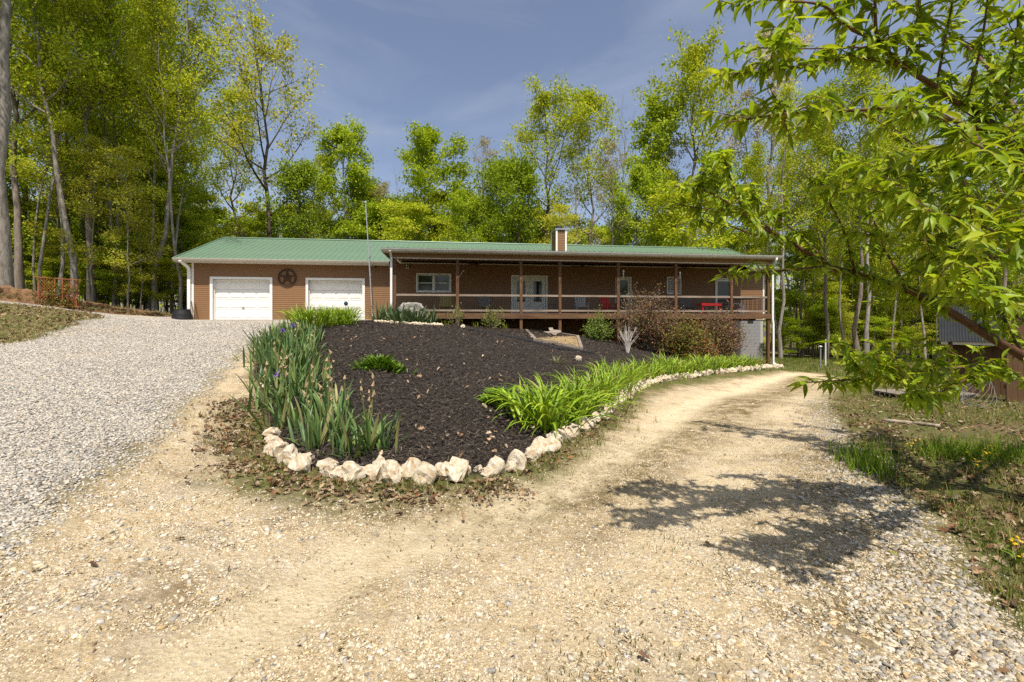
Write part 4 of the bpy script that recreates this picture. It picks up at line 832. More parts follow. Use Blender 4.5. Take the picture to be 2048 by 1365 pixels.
# hanging ornaments on hooks by the posts
for i, (x, y, lab) in enumerate(((925, 545, 'thin hook arm on the second porch post'), (1247, 545, 'small white hanging ornament beside the post before the single door'), (1360, 548, 'white wind chime hanging near the gridded window'))):
    u = ux(x, .05); z_ = zz(y, u, .05); t_ = thing('hanging_ornament', lab, 'ornament', HW(u, .05, z_), TH)
    if i == 0:
        b = MB(); b.tube([(-.17, 0, -.25), (-.02, -.05, .0), (.06, -.06, .06)], .011, 6); b.lathe([(0, -.03), (.035, 0), (0, .03)], (.06, -.06, .06), 8); b.build('arm', GALV, t_)
    else:
        b = MB(); b.tube([(0, 0, 2.94 - z_), (0, 0, .1)], .004, 4); b.build('cord', DKW, t_); b = MB(); b.lathe([(0, -.12), (.02, -.1), (.012, 0), (.045, .03), (.03, .09), (0, .11)], (0, 0, 0), 10); b.build('bell', WHITE, t_)
        for k in range(4): b = MB(); b.tube([(.025 * math.cos(k * 1.57), .025 * math.sin(k * 1.57), 0), (.03 * math.cos(k * 1.57), .03 * math.sin(k * 1.57), -.26 - .03 * k)], .006, 5); b.build('chime', GALV, t_)
# ------------------------------------------------------------------ stones round the bed
from mathutils import noise as mnoise
import bmesh
ROCK = None
def rock_mat():
    m, t, b, o = node_mat('chert_rock'); tc = N(t, 'ShaderNodeTexCoord'); oi = N(t, 'ShaderNodeObjectInfo')
    ad = N(t, 'ShaderNodeVectorMath', operation='ADD'); t.links.new(tc.outputs['Object'], ad.inputs[0]); mu = N(t, 'ShaderNodeMath', operation='MULTIPLY'); mu.inputs[1].default_value = 40; t.links.new(oi.outputs['Random'], mu.inputs[0]); t.links.new(mu.outputs[0], ad.inputs[1])
    def nz(s, d=7, r=.65):
        n = N(t, 'ShaderNodeTexNoise', Scale=s, Detail=float(d), Roughness=r); t.links.new(ad.outputs[0], n.inputs['Vector']); return n.outputs['Fac']
    def rp(f, st): r = ramp(t, st); t.links.new(f, r.inputs[0]); return r.outputs[0]
    c = rp(nz(3.5), [(.3, (.43, .32, .19)), (.45, (.54, .46, .33)), (.6, (.61, .56, .47)), (.75, (.68, .65, .58))])
    c = mixc(t, c, (.46, .25, .08), rp(nz(2.2, 5), [(.50, (0, 0, 0)), (.68, (.75, .75, .75))]))
    c = mixc(t, c, (.16, .13, .10), rp(nz(5, 9, .75), [(.56, (0, 0, 0)), (.75, (.7, .7, .7))]))
    t.links.new(c, b.inputs['Base Color']); b.inputs['Roughness'].default_value = .9; b.inputs['Specular IOR Level'].default_value = .2
    bp = N(t, 'ShaderNodeBump', Strength=1.0, Distance=.011); t.links.new(nz(14, 9, .75), bp.inputs['Height']); t.links.new(bp.outputs[0], b.inputs['Normal'])
    return m
ROCK = rock_mat()
def rock_mesh(name, seed, sub=3, amp=.26, m=None, cuts=12):
    bm = bmesh.new(); bmesh.ops.create_icosphere(bm, subdivisions=sub, radius=1.0); r = random.Random(seed)
    pl = [(Vector((r.gauss(0, 1), r.gauss(0, 1), r.gauss(0, .8))).normalized(), r.uniform(.5, .9)) for _ in range(cuts)]
    off = Vector((r.uniform(-50, 50),) * 3)
    for v in bm.verts:
        p = v.co.copy()
        for n_, d in pl:
            q = p.dot(n_) - d
            if q > 0: p -= n_ * q * .97
        p += p.normalized() * (amp * mnoise.noise(p * 1.7 + off) + amp * .5 * mnoise.noise(p * 4.3 + off) + amp * .22 * mnoise.noise(p * 10 + off)); v.co = p
    me = bpy.data.meshes.new(name); bm.to_mesh(me); bm.free(); me.materials.append(m or ROCK); return me
ROCKS = [rock_mesh('edging_stone', s) for s in range(40, 54)]
O26 = ['nearest', 'second', 'third', 'fourth', 'fifth', 'sixth', 'seventh', 'eighth', 'ninth', 'tenth', 'eleventh', 'twelfth', 'thirteenth', 'fourteenth', 'fifteenth', 'sixteenth', 'seventeenth', 'eighteenth', 'nineteenth', 'twentieth', 'twenty-first', 'twenty-second', 'twenty-third', 'farthest', 'inner middle', 'inner far']
inn = np.array([(.52, 6.75), (.3, 7.15), (1.0, 7.75), (1.25, 8.35), (.75, 8.3), (1.75, 9.2), (2.0, 9.9), (1.5, 9.7), (2.45, 10.9), (2.75, 11.8), (3.2, 12.9), (2.8, 12.9), (3.7, 13.9), (4.3, 14.7), (4.9, 15.5), (5.6, 16.3), (6.3, 17.0), (6.9, 17.6), (7.7, 18.4), (8.4, 19.0), (9.1, 19.7), (9.9, 20.3), (10.6, 20.9), (11.3, 21.4), (6.0, 17.5), (8.0, 19.2)])
rr = random.Random(5); d = np.hypot(*np.diff(BORDER, axis=0).T); cs = np.concatenate([[0], np.cumsum(d)]); s = .0; k = 0
ORD = ['first', 'second', 'third', 'fourth', 'fifth', 'sixth', 'seventh', 'eighth', 'ninth', 'tenth', 'eleventh', 'twelfth', 'thirteenth', 'fourteenth', 'fifteenth', 'sixteenth', 'seventeenth', 'eighteenth', 'nineteenth', 'twentieth']
while s < cs[-1]:
    X, Y = np.interp(s, cs, BORDER[:, 0]), np.interp(s, cs, BORDER[:, 1]); sc = (.07 + .085 * rr.random() ** .9) * (1.0 if s < 5.4 else rr.uniform(.9, 1.25)) * (1 if s < 9 else 1.1)
    o = link('edging_stone', ROCKS[rr.randrange(12)]); jx, jy = rr.uniform(-.06, .06), rr.uniform(-.07, .07)
    o.location = (X + jx, Y + jy, h1(X, Y) + sc * .36); o.scale = (sc * rr.uniform(.85, 1.3), sc * rr.uniform(.75, 1.05), sc * rr.uniform(.7, 1.15)); o.rotation_euler = (rr.uniform(-.4, .4), rr.uniform(-.4, .4), rr.uniform(0, 6.28))
    if k < 20: lb = 'pale rough edging stone, %s from the iris end of the border' % ORD[k] if k < 20 else ''; gp = 'stones edging the mulch bed'
    else: lb = 'small pale edging stone below the %s daylily clump along the track' % O26[int(np.argmin(((inn - [X, Y]) ** 2).sum(1)))]; gp = 'stones edging the mulch bed'
    tag(o, lb, 'stone', gp); s += sc * rr.uniform(1.15, 1.5); k += 1
for (x, y, z, sc, lb, tilt) in ((915, 958, -1.6, .17, 'tilted pale stone lying in front of the border line', 1.0), (560, 905, -1.5, .15, 'tan broad stone below the iris clump at the bed corner', .2), (740, 955, -1.6, .11, 'small tan stone wedged between larger border stones near the iris', .4), (925, 664, -.52, .16, 'pale rock lying alone on the mulch below the porch', .1), (1156, 718, -1.3, .16, 'tan flat rock lying on the mulch near the dead twig bush', .1), (530, 745, -.85, .13, 'small pale stone half hidden left of the iris row', .2)):
    p = px(x, y, z); o = link('loose_stone', ROCKS[rr.randrange(12)]); o.location = (p[0], p[1], h1(p[0], p[1]) + sc * .4); o.scale = (sc, sc * .8, sc * .75); o.rotation_euler = (tilt, tilt * .5, rr.uniform(0, 6)); tag(o, lb, 'stone', 'loose stones')
# stones below the second iris clump
for k in range(22):
    t_ = k / 21; x = 752 + t_ * 130; y = 647 + 13 * math.sin(t_ * 1.8) ; Yd = 20.6 - .6 * math.sin(t_ * 3); X = (x - 1024) / F * Yd; o = link('edging_stone', ROCKS[k % 12]); sc = rr.uniform(.09, .14); o.location = (X, Yd, h1(X, Yd) + .05); o.scale = (sc * 1.2, sc, sc * .8); o.rotation_euler = (rr.uniform(-.4, .4), 0, rr.uniform(0, 6)); tag(o, 'small pale stone edging the iris patch beside the porch corner', 'stone', 'stones edging the porch iris patch')
BOULD = mat('lichen_boulder', (.42, .40, .35), (.12, .11, .09), 7, .95, bump=.03, bscale=16)
o = link('boulder', rock_mesh('boulder', 77, 4, .2, BOULD, 5)); o.location = (*at(818, 618, 21.0)[:2], .28); o.scale = (.85, .5, .55); o.rotation_euler = (0, .12, .1); tag(o, 'big grey weathered boulder between iris patch and left porch corner', 'boulder')

# ------------------------------------------------------------------ strap-leaved plants
def strap(L, wd, a0, bend, n=6, fold=.25, taper=.55):
    """a leaf blade rising at angle a0 from upright and bending over; width along x, outwards along y"""
    y = z = 0; a = a0; vs = []; 
    for i in range(n + 1):
        t = i / n; w_ = wd * (1 - max(0, (t - taper) / (1 - taper)) ** 1.6) * (.75 + .5 * min(1, t * 3) * .5); w_ = max(w_, .0015)
        vs += [(-w_ / 2, y - w_ * fold * math.cos(a), z + w_ * fold * math.sin(a)), (0, y, z), (w_ / 2, y - w_ * fold * math.cos(a), z + w_ * fold * math.sin(a))]
        y += math.sin(a) * L / n; z += math.cos(a) * L / n; a += bend / n * (.4 + 1.2 * t)
    fs = []
    for i in range(n): fs += [(3 * i, 3 * i + 1, 3 * i + 4, 3 * i + 3), (3 * i + 1, 3 * i + 2, 3 * i + 5, 3 * i + 4)]
    return np.array(vs), np.array(fs)
STRAPM = leaf_mat('strap_leaf', 1, .25, .42, .35)
def clump(name, label, cat, X, Y, variants, n, spread, pal, seed, group=None, single=False, smin=.7, smax=1.1, top=None, az=None):
    r = np.random.RandomState(seed); t = thing(name, label, cat, (X, Y, 0), 0, group); pal = np.array(pal)
    ox = r.normal(0, spread, n); oy = r.normal(0, spread, n); ang = np.arctan2(-ox, oy) + r.normal(0, .9, n); vi = r.randint(0, len(variants), n); sc = r.uniform(smin, smax, n)
    gz = hgt(X + ox, Y + oy) - .02; col = pal[r.randint(0, len(pal), n)] * r.uniform(.75, 1.2, (n, 1)); pos = np.stack([ox, oy, gz], 1); tl = r.normal(0, .12, n)
    if single:
        ms = []
        for k, (v, f) in enumerate(variants):
            for c in range(2): ms.append(np_mesh('leaf', v, f, STRAPM, np.tile(pal[(k * 2 + c) % len(pal)] * (.85 + .3 * ((k * 3 + c) % 5) / 5), (len(v), 1)), True))
        for i in range(n):
            o = link('leaf', ms[vi[i] * 2 + i % 2], t); o.location = pos[i]; o.rotation_euler = (0, tl[i], ang[i]); o.scale = (sc[i],) * 3
    else:
        parts = []
        for k in range(len(variants)):
            m = vi == k
            if m.any(): parts.append(stamp(variants[k][0], variants[k][1], pos[m], eul(np.zeros(m.sum()), tl[m], ang[m]), sc[m], col[m]))
        V, Fc, T = cat_np(parts); tag(np_obj('foliage', V, Fc, STRAPM, T, t, True), kind='stuff')
    return t
IRISV = [strap(L, w_, a, bd) for L, w_, a, bd in ((.72, .056, .2, .3), (.62, .05, .4, .4), (.80, .058, .1, .25), (.55, .048, .6, .5), (.68, .052, .3, 1.0), (.5, .044, .8, .7), (.76, .055, .05, .5), (.74, .054, .45, .35))]
IRISP = [(.11, .19, .06), (.14, .22, .06), (.085, .155, .055), (.18, .25, .07)] * 3 + [(.34, .30, .13)]
LILYN = [strap(L, w_, a, bd, 8) for L, w_, a, bd in ((.85, .042, .3, 1.7), (.95, .044, .4, 2.0), (.75, .038, .2, 1.4), (.95, .042, .6, 2.0), (.8, .038, .8, 1.9), (.75, .04, .05, .8), (1.0, .044, .45, 2.2))]
LILYV = [strap(L, w_, a, bd, 8) for L, w_, a, bd in ((.85, .030, .25, 1.5), (.95, .032, .35, 1.8), (.75, .028, .15, 1.2), (.9, .031, .5, 1.9), (.7, .028, .7, 1.8), (.8, .029, .05, .8), (1.0, .032, .3, 2.0))]
LILYP = [(.20, .32, .014), (.26, .39, .02), (.15, .25, .012), (.33, .44, .035)] * 4 + [(.40, .36, .14)]
rr = np.random.RandomState(3); k = 0
irs = []; irs_l = []
near = [(-1.85, 5.32), (-2.4, 5.5), (-2.95, 6.05), (-2.3, 6.0), (-1.62, 5.42)]
for i, (x, y) in enumerate(near): irs.append((x, y, True))
for y in np.arange(6.5, 13.6, .42):
    xl = np.interp(y, LEFT_EDGE[::-1, 1], LEFT_EDGE[::-1, 0]); xr_ = xl + .3
    wd = 1.1 - .0 * y
    for j in range(3): irs_l.append('iris clump on the %s of the row, %s rank behind the front clumps' % (('gravel side', 'middle', 'mulch side')[j], (ORD + ['last'])[len(irs_l) // 3])); irs.append((xl + .25 + j * wd / 3 + rr.uniform(-.15, .15), y + rr.uniform(-.15, .15), False))
NL = ['iris clump with broad upright leaves nearest the front border stones', 'tall iris clump second from the front corner of the bed', 'iris clump at the outer left corner with leaves leaning over the litter', 'iris clump just behind the two front ones, full of dry seed stalks', 'small iris clump leaning towards the mulch at the front border']
for i, (x, y, s_) in enumerate(irs):
    clump('iris_plant', NL[i] if s_ else irs_l[i - 5], 'iris', x, y, IRISV, 40 if s_ else 26, .12 if s_ else .16, IRISP, 100 + i, None if s_ else 'irises in the row along the drive', s_, .48, .82)
# iris stalks with withered or open flowers
TAN = mat('withered_bloom', (.42, .32, .20), (.30, .20, .11), 20, .85); STALKM = mat('iris_stalk', (.16, .2, .06), (.12, .14, .05), 8, .6); PURP = mat('iris_petal', (.15, .06, .42), (.26, .16, .58), 18, .6)
def petal(L, wd, a0, bend):
    v, f = strap(L, wd, a0, bend, 5, .2, .35); v[:, 0] *= np.repeat([.35, .8, 1.2, 1.3, .95, .3], 3); return v, f
def stalk(x, y, h_, fl, label, seed):
    r = random.Random(seed); t = thing('iris_stalk' if not fl else 'iris_flower', label, 'flower' if fl else 'flower stalk', G(x, y), 0, 'iris stalks with withered blooms' if not fl else 'purple irises in flower')
    l1 = Vector((r.uniform(-.07, .07), r.uniform(-.07, .07), h_)); b = MB(); b.tube([(0, 0, 0), l1 * .5 + Vector((.01, 0, 0)), l1], [.008, .007, .005], 5); b.build('stem', STALKM, t)
    if fl:
        for j in range(3):
            for kind in (0, 1):
                v, f = petal(.10, .075, .45 if kind == 0 else 1.2, -1.0 if kind == 0 else 1.9); o = np_obj('petal', v, f, PURP, None, t, True); o.location = l1; o.rotation_euler = (0, 0, j * 2.09 + kind * 1.05)
    else:
        for q in (1.0, .86, .74):
            b = MB(); c = l1 * q + Vector((r.uniform(-.02, .02), r.uniform(-.02, .02), 0)); sc = r.uniform(.7, 1.2)
            b.tube([c, c + Vector((r.uniform(-.02, .02), r.uniform(-.02, .02), .03 * sc)), c + Vector((r.uniform(-.03, .03), 0, .075 * sc))], [.008 * sc, .018 * sc, .004], 5); b.build('withered_bloom', TAN, t)
for i in range(22):
    x, y, _ = irs[(i * 7) % len(irs)] if i > 14 else irs[i % 9]
    stalk(x + rr.uniform(-.2, .2), y + rr.uniform(-.2, .2), rr.uniform(.62, .9), False, 'thin iris stalk with tan withered blooms rising from the iris row', i)
for (x, y, z, Yd, h_, lb) in ((563, 664, 0, 11.0, .62, 'purple iris flower at the back of the iris row by the gravel'), (556, 752, 0, 7.6, .62, 'purple iris flower drooping over the gravel side of the iris row'), (586, 655, 0, 11.8, .66, 'small purple iris flower half hidden among the rearmost iris leaves')):
    p = at(x, y, Yd); stalk(p.x, p.y, p.z - h1(p.x, p.y), True, lb, int(x))
# iris patch by the porch corner, daylilies at the head of the bed
for i in range(9):
    x = 758 + i * 12.5; Yd = 21.0 - .7 * math.sin(i / 8 * 3.1); X = (x - 1024) / F * Yd
    clump('iris_plant', 'grey green iris clump in the patch below the left porch corner', 'iris', X, Yd + rr.uniform(-.2, .3), IRISV, 30, .15, [(.10, .16, .06), (.14, .2, .08), (.08, .13, .05)], 200 + i, 'irises below the porch corner', False, .95, 1.35)
for i, (x, Yd) in enumerate(((602, 15.5), (628, 15.9), (650, 16.8), (672, 17.6), (694, 18.4), (640, 18.0), (664, 18.9), (618, 16.9), (690, 19.5))):
    clump('daylily', 'bright daylily clump at the head of the bed before the right garage door', 'daylily', (x - 1024) / F * Yd, Yd, LILYV, 70, .15, LILYP, 230 + i, 'daylilies before the garage', False, 1.0, 1.3)
# daylilies along the track
LN = ['large arching daylily clump at the near end, spilling over the front stones', 'daylily clump tucked behind the nearest one towards the mulch', 'third daylily clump from the near end along the dirt track', 'fourth daylily clump from the near end, above the white stones']
for i, (x, y) in enumerate(inn):
    s_ = i < 4; clump('daylily', LN[i] if s_ else 'daylily clump in the row along the track, %s from the near end' % (ORD + ['twenty-first', 'twenty-second', 'twenty-third', 'twenty-fourth', 'twenty-fifth', 'farthest'])[i], 'daylily', x, y, LILYN if s_ else LILYV, 76 if s_ else 72, .14 if s_ else .2, LILYP, 260 + i, 'daylilies along the track', s_, .8 if i else .95, 1.1 if i else 1.2)

# ------------------------------------------------------------------ shrubs
LEAF = np.array([(0, -.5, 0), (.28, -.05, .06), (0, .5, -.04), (-.28, -.05, .06)], float); LEAFF = np.array([(0, 1, 2), (0, 2, 3)])
FOL = leaf_mat('shrub_leaf', 1, .25, .5, .25)
BARK = mat('grey_brown_bark', (.30, .25, .20), (.12, .09, .07), 5, .95, (1, 1, .25), .02)
BARKP = mat('pale_grey_bark', (.36, .325, .275), (.13, .11, .09), 9, .95, (1, 1, .25), .02)
BARKD = mat('dark_bark', (.15, .115, .085), (.06, .045, .035), 5, .95, (1, 1, .25), .03)
def leaf_cloud(P, D, size, pal, r, flat=.6):
    n = len(P); up = np.column_stack([r.normal(0, .75, n), r.normal(0, .75, n) - .55, np.full(n, flat * .8) + r.rand(n) * .8]); d = D + r.normal(0, .55, (n, 3)); pal = np.array(pal)
    col = pal[r.randint(0, len(pal), n)] * r.uniform(.7, 1.25, (n, 1)); return stamp(LEAF, LEAFF, P, frames(d, up), size, np.clip(col, 0, .9))
def shrub(name, label, cat, X, Y, rx, ry, H, nst, per, size, pal, seed, z0=.15, rad=.16, bark=BARK, group=None, upright=.3, thick=.014):
    r = np.random.RandomState(seed); t = thing(name, label, cat, G(X, Y), 0, group); b = MB(); P = []; D = []
    for i in range(nst):
        a = r.uniform(0, 6.283); e = r.rand() ** .6; tz = H * (1 - .55 * e ** 2) * r.uniform(.55, 1.05); tip = np.array([rx * e * math.cos(a), ry * e * math.sin(a), tz]); tip += r.normal(0, .06 * H, 3); tip[2] = max(tip[2], .1 * H)
        b0 = np.array([math.cos(a) * .08, math.sin(a) * .08, 0]); mid = b0 * .4 + tip * np.array([.45, .45, .6]) + r.normal(0, .04 * H, 3)
        pts = [b0, mid, tip]; b.tube(pts, [thick, thick * .7, thick * .3], 4, False); n = per
        s = np.clip(z0 + (1 - z0) * r.rand(n) ** .7, 0, 1)[:, None]; q = (1 - s) ** 2 * b0 + 2 * s * (1 - s) * mid + s * s * tip; o_ = r.normal(0, rad, (n, 3)); P.append(q + o_); D.append(o_ + (tip - mid) * upright)
    b.build('stems', bark, t); P = np.concatenate(P); D = np.concatenate(D); P[:, 2] = np.maximum(P[:, 2], .03); V, Fc, T = leaf_cloud(P, D, r.uniform(.7, 1.3, len(P)) * size, pal, r); tag(np_obj('foliage', V, Fc, FOL, T, t), kind='stuff'); return t
LORO = [(.19, .095, .055), (.13, .06, .042), (.23, .14, .065), (.15, .12, .04), (.28, .15, .08), (.10, .045, .042), (.14, .14, .035)]
NAND = [(.13, .16, .02), (.18, .17, .02), (.24, .14, .025), (.10, .13, .02), (.22, .09, .03)]
def hp(x, v): q = HW(ux(x, v), v); return q.x, q.y
x_, y_ = hp(1300, -1.6); shrub('purple_shrub', 'tall bronze purple leaved shrub arching before the middle of the porch', 'shrub', x_, y_, 1.95, 1.2, 3.3, 95, 95, .085, LORO, 301, .2, .17, thick=.011)
x_, y_ = hp(1432, -1.3); shrub('purple_shrub', 'bronze leaved shrub at the right porch end beside the block wall', 'shrub', x_, y_, 1.45, 1.1, 2.75, 95, 105, .09, LORO, 302, .08, .22, thick=.009)
x_, y_ = hp(1368, -2.2); shrub('nandina_shrub', 'yellow green shrub with orange tips between the two bronze shrubs', 'shrub', x_, y_, 1.35, .8, 1.95, 80, 85, .095, NAND, 303, .05, .18)
x_, y_ = hp(1405, -2.6); shrub('nandina_shrub', 'low reddish orange shrub before the right bronze shrub', 'shrub', x_, y_, 1.0, .6, 1.15, 45, 70, .08, [(.26, .10, .03), (.20, .12, .03), (.16, .13, .025), (.3, .14, .05)], 304, .02, .15)
x_, y_ = hp(1197, -1.0); shrub('holly_shrub', 'bright green upright shrub left of the tall bronze shrub', 'shrub', x_, y_, .8, .6, 1.55, 42, 60, .085, [(.13, .2, .02), (.18, .24, .03), (.09, .14, .02)], 305, .1, .13)
x_, y_ = hp(987, -.9); shrub('young_shrub', 'small open green shrub before the porch between second and third posts', 'shrub', x_, y_, .55, .45, 1.15, 22, 48, .075, [(.17, .2, .03), (.12, .15, .025), (.22, .22, .05)], 306, .2, .1)
x_, y_ = hp(915, -.9); shrub('young_shrub', 'thin straggly shrub before the second porch post', 'shrub', x_, y_, .45, .35, 1.25, 14, 30, .07, [(.17, .2, .03), (.12, .15, .025), (.22, .2, .06)], 307, .3, .1)
x_, y_ = hp(760 + 700 / 4.876 - 10, -1.0)
for i, (x, lb) in enumerate(((893, 'tuft of yellow green sprouts left of the straggly shrub'), (951, 'tuft of yellow green sprouts between the two young shrubs'), (1010, 'tuft of yellow green sprouts right of the small open shrub'))):
    x_, y_ = hp(x, -.5); clump('sprout_tuft', lb, 'plant', x_, y_, LILYV[2:3] + LILYV[5:6], 26, .07, [(.25, .3, .03), (.3, .33, .05)], 320 + i, None, False, .35, .5)
# low leafy mounds on the mulch
PEON = [(.11, .22, .015), (.15, .27, .02), (.08, .16, .012), (.2, .3, .03)]
LANC = [strap(L, w_, a, bd, 4, .2, .25) for L, w_, a, bd in ((.2, .05, .5, .9), (.24, .055, .8, .8), (.18, .045, .2, .8), (.22, .05, 1.1, .6))]
for i, (x, y, z, sx_, sy_, lb) in enumerate(((762, 750, -1.16, .42, .22, 'low bright green leafy mound alone on the mulch'), (1003, 803, -1.43, .28, .18, 'small bright green leafy mound behind the nearest daylily'))):
    p = px(x, y, z); t = thing('leafy_perennial', lb, 'plant', (p[0], p[1], 0)); r = np.random.RandomState(330 + i); n = 420; ox = r.normal(0, sx_ * .5, n); oy = r.normal(0, sy_ * .5, n); hh = .28 * np.exp(-(ox / sx_) ** 2 - (oy / sy_) ** 2) * r.uniform(.2, 1, n); parts = []
    vi = r.randint(0, 4, n); ang = np.arctan2(-ox, oy) + r.normal(0, .8, n); col = np.array(PEON)[r.randint(0, 4, n)] * r.uniform(.7, 1.2, (n, 1)); pos = np.stack([ox, oy, hgt(p[0] + ox, p[1] + oy) + hh], 1)
    for k in range(4): m = vi == k; parts.append(stamp(LANC[k][0], LANC[k][1], pos[m], eul(np.zeros(m.sum()), r.normal(0, .2, m.sum()), ang[m]), r.uniform(.6, 1.1, m.sum()), col[m]))
    V, Fc, T = cat_np(parts); tag(np_obj('foliage', V, Fc, STRAPM, T, t, True), kind='stuff')
p = px(1117, 726, -1.32); clump('grass_tuft', 'small pale grass tuft on the mulch near the flat tan rock', 'grass tuft', p[0], p[1], LILYV[2:4], 40, .06, [(.2, .22, .08), (.35, .3, .18), (.14, .18, .05)], 340, None, False, .3, .5)
# dead pale twig bush
x_, y_ = hp(1255, -3.4); t = thing('dead_twig_bush', 'leafless pale grey twig bush on the mulch before the tall bronze shrub', 'shrub', G(x_, y_)); r = random.Random(8); PT = mat('bleached_twigs', (.62, .57, .52), (.45, .4, .35), 8, .9)
for i in range(34):
    a = r.uniform(0, 6.28); e = r.uniform(.05, .62); h_ = r.uniform(.8, 1.35) * (1 - .3 * e); q = Vector((e * math.cos(a), e * math.sin(a) * .7, h_)); b = MB(); m1 = Vector((q.x * .3, q.y * .3, h_ * .5)); b.tube([(math.cos(a) * .05, math.sin(a) * .05, 0), m1, q], [.014, .011, .004], 5)
    for j in range(2): s_ = m1.lerp(q, r.uniform(.2, .8)); b.tube([s_, s_ + Vector((r.uniform(-.15, .15), r.uniform(-.1, .1), r.uniform(.1, .25)))], [.006, .002], 4)
    b.build('twig', PT, t)
# pine sapling by the block wall
x_, y_ = hp(1524, 1.2); t = thing('pine_sapling', 'small blue green pine sapling beside the block foundation', 'sapling', G(x_, y_)); b = MB(); b.tube([(0, 0, 0), (.02, 0, 1.0)], [.02, .006], 6); b.build('trunk', BARK, t)
r = np.random.RandomState(9); n = 900; zz_ = r.rand(n) ** .8; a = r.uniform(0, 6.28, n); rad_ = .38 * (1 - zz_ * .8) * r.rand(n) ** .5; P = np.stack([rad_ * np.cos(a), rad_ * np.sin(a), .12 + zz_ * .95], 1); D = np.stack([np.cos(a), np.sin(a), np.full(n, .8)], 1)
NEED = np.array([(-.02, 0, 0), (.02, 0, 0), (0, 1, 0)], float); V, Fc, T = stamp(NEED, np.array([(0, 1, 2)]), P, frames(D + r.normal(0, .4, (n, 3))), np.column_stack([np.full(n, .35), np.full(n, .16), np.ones(n)]), np.array([(.07, .13, .06)]) * r.uniform(.7, 1.3, (n, 1))); tag(np_obj('needles', V, Fc, FOL, T, t), kind='stuff')
# yellow wildflowers at the right edge
YEL = mat('yellow_petal', (.75, .50, .01), (.65, .4, .01), 10, .6); r = random.Random(12); fm = MB(); 
for k in range(7):
    a = k * .8976; fm.add([(0, 0, 0), (.4 * math.cos(a - .3), .4 * math.sin(a - .3), .12), (math.cos(a), math.sin(a), .1), (.4 * math.cos(a + .3), .4 * math.sin(a + .3), .12)], [(0, 1, 2, 3)])
fm.lathe([(.32, .05), (.2, .2), (0, .25)], (0, 0, 0), 8); FMESH = fm.mesh('flower_head', YEL)
for i in range(15):
    x, y, Yd = (r.uniform(1925, 2015), r.uniform(925, 965), r.uniform(4.9, 5.5)) if i < 9 else ((r.uniform(1815, 1850), r.uniform(905, 935), r.uniform(5.5, 6)) if i < 12 else (r.uniform(1990, 2040), r.uniform(1110, 1180), r.uniform(2.9, 3.3)))
    p = at(x, y, Yd); gz = h1(p.x, p.y); h_ = max(.12, min(.5, p.z - gz)); t = thing('yellow_wildflower', 'yellow wildflower on a thin stem %s' % ('in the grass patch at the right' if i < 9 else ('beside the stony track edge' if i < 12 else 'at the shady lower right corner')), 'flower', (p.x, p.y, gz), 0, 'yellow wildflowers %d' % (0 if i < 9 else (1 if i < 12 else 2)))
    b = MB(); b.tube([(0, 0, 0), (.02, .01, h_ * .5), (0, 0, h_)], [.004, .003, .002], 4); b.build('stem', STALKM, t)
    for j in range(3): o = link('flower_head', FMESH, t); o.location = (r.uniform(-.06, .06), r.uniform(-.05, .05), h_ + r.uniform(-.05, .03)); s_ = r.uniform(.014, .022); o.scale = (s_,) * 3; o.rotation_euler = (r.uniform(0, .6), r.uniform(-.4, .4), 0)
    for j in range(5): v, f = LANC[j % 4]; o = np_obj('leaf', v * .45, f, STRAPM, np.tile([.14, .22, .02], (len(v), 1)), t, True); o.location = (0, 0, h_ * .15 * j); o.rotation_euler = (0, 0, j * 2.4)

# ------------------------------------------------------------------ garden things
TIM = mat('grey_landscape_timber', (.30, .25, .20), (.15, .12, .095), 7, .9, (.15, 1, 1), .004); SANDM = mat('pea_gravel', (.40, .29, .15), (.26, .18, .085), 40, .95, bump=.01, bscale=90)
# timber-framed bed with a state-shaped board
q = [px(1050, 664, -.63), px(1070, 681, -.79), px(1163, 693, -1.02), px(1155, 676, -.86), px(1090, 666, -.7)]
q = [Vector((a[0], a[1], h1(a[0], a[1]))) for a in q]; ctr = sum(q, Vector()) / 5; t = thing('timber_bed', 'small timber framed bed of tan gravel on the mulch below the porch', 'garden bed', ctr)
b = MB(); b.add([v - ctr + Vector((0, 0, .07)) for v in q] , [(0, 1, 2, 3, 4)]); b.build('gravel_fill', SANDM, t)
for i in range(5):
    b = MB(); b.bar(q[i] - ctr + Vector((0, 0, .06)), q[(i + 1) % 5] - ctr + Vector((0, 0, .062 + .004 * i)), .13, .14); b.build('timber', TIM, t)
TEX = [(-.12, .5), (.12, .5), (.12, .18), (.35, .12), (.5, .08), (.52, -.12), (.45, -.22), (.2, -.38), (.12, -.62), (-.02, -.5), (-.12, -.28), (-.28, -.32), (-.5, -.02), (-.12, -.02)]
p = px(1104, 674, -.8); M_ = Matrix.Rotation(R(22), 4, 'X') @ Matrix.Rotation(.1, 4, 'Z'); b = MB(); b.prism([(x * .82, y * .82) for x, y in TEX], 0, .04, M_); o = b.build('wooden_board', TIM); o.location = (p[0], p[1], h1(p[0], p[1]) + .17); tag(o, 'weathered grey state-shaped board lying on the timber bed', 'garden board')
# half-buried black drain pipe across the mulch
pts = [px(868, 655, -.36), px(950, 666, -.52), px(1040, 681, -.78), px(1110, 695, -1.0), px(1190, 708, -1.28)]; pts = [(a[0], a[1], h1(a[0], a[1]) + .045) for a in pts]; dn = []
for a, c in zip(pts[:-1], pts[1:]):
    for j in range(40): dn.append(Vector(a).lerp(Vector(c), j / 40))
b = MB(); b.tube(dn, [.062 + .008 * (i % 2) for i in range(len(dn))], 8); tag(b.build('drain_pipe', BLACKP), 'black corrugated drain pipe lying across the mulch below the porch', 'pipe')
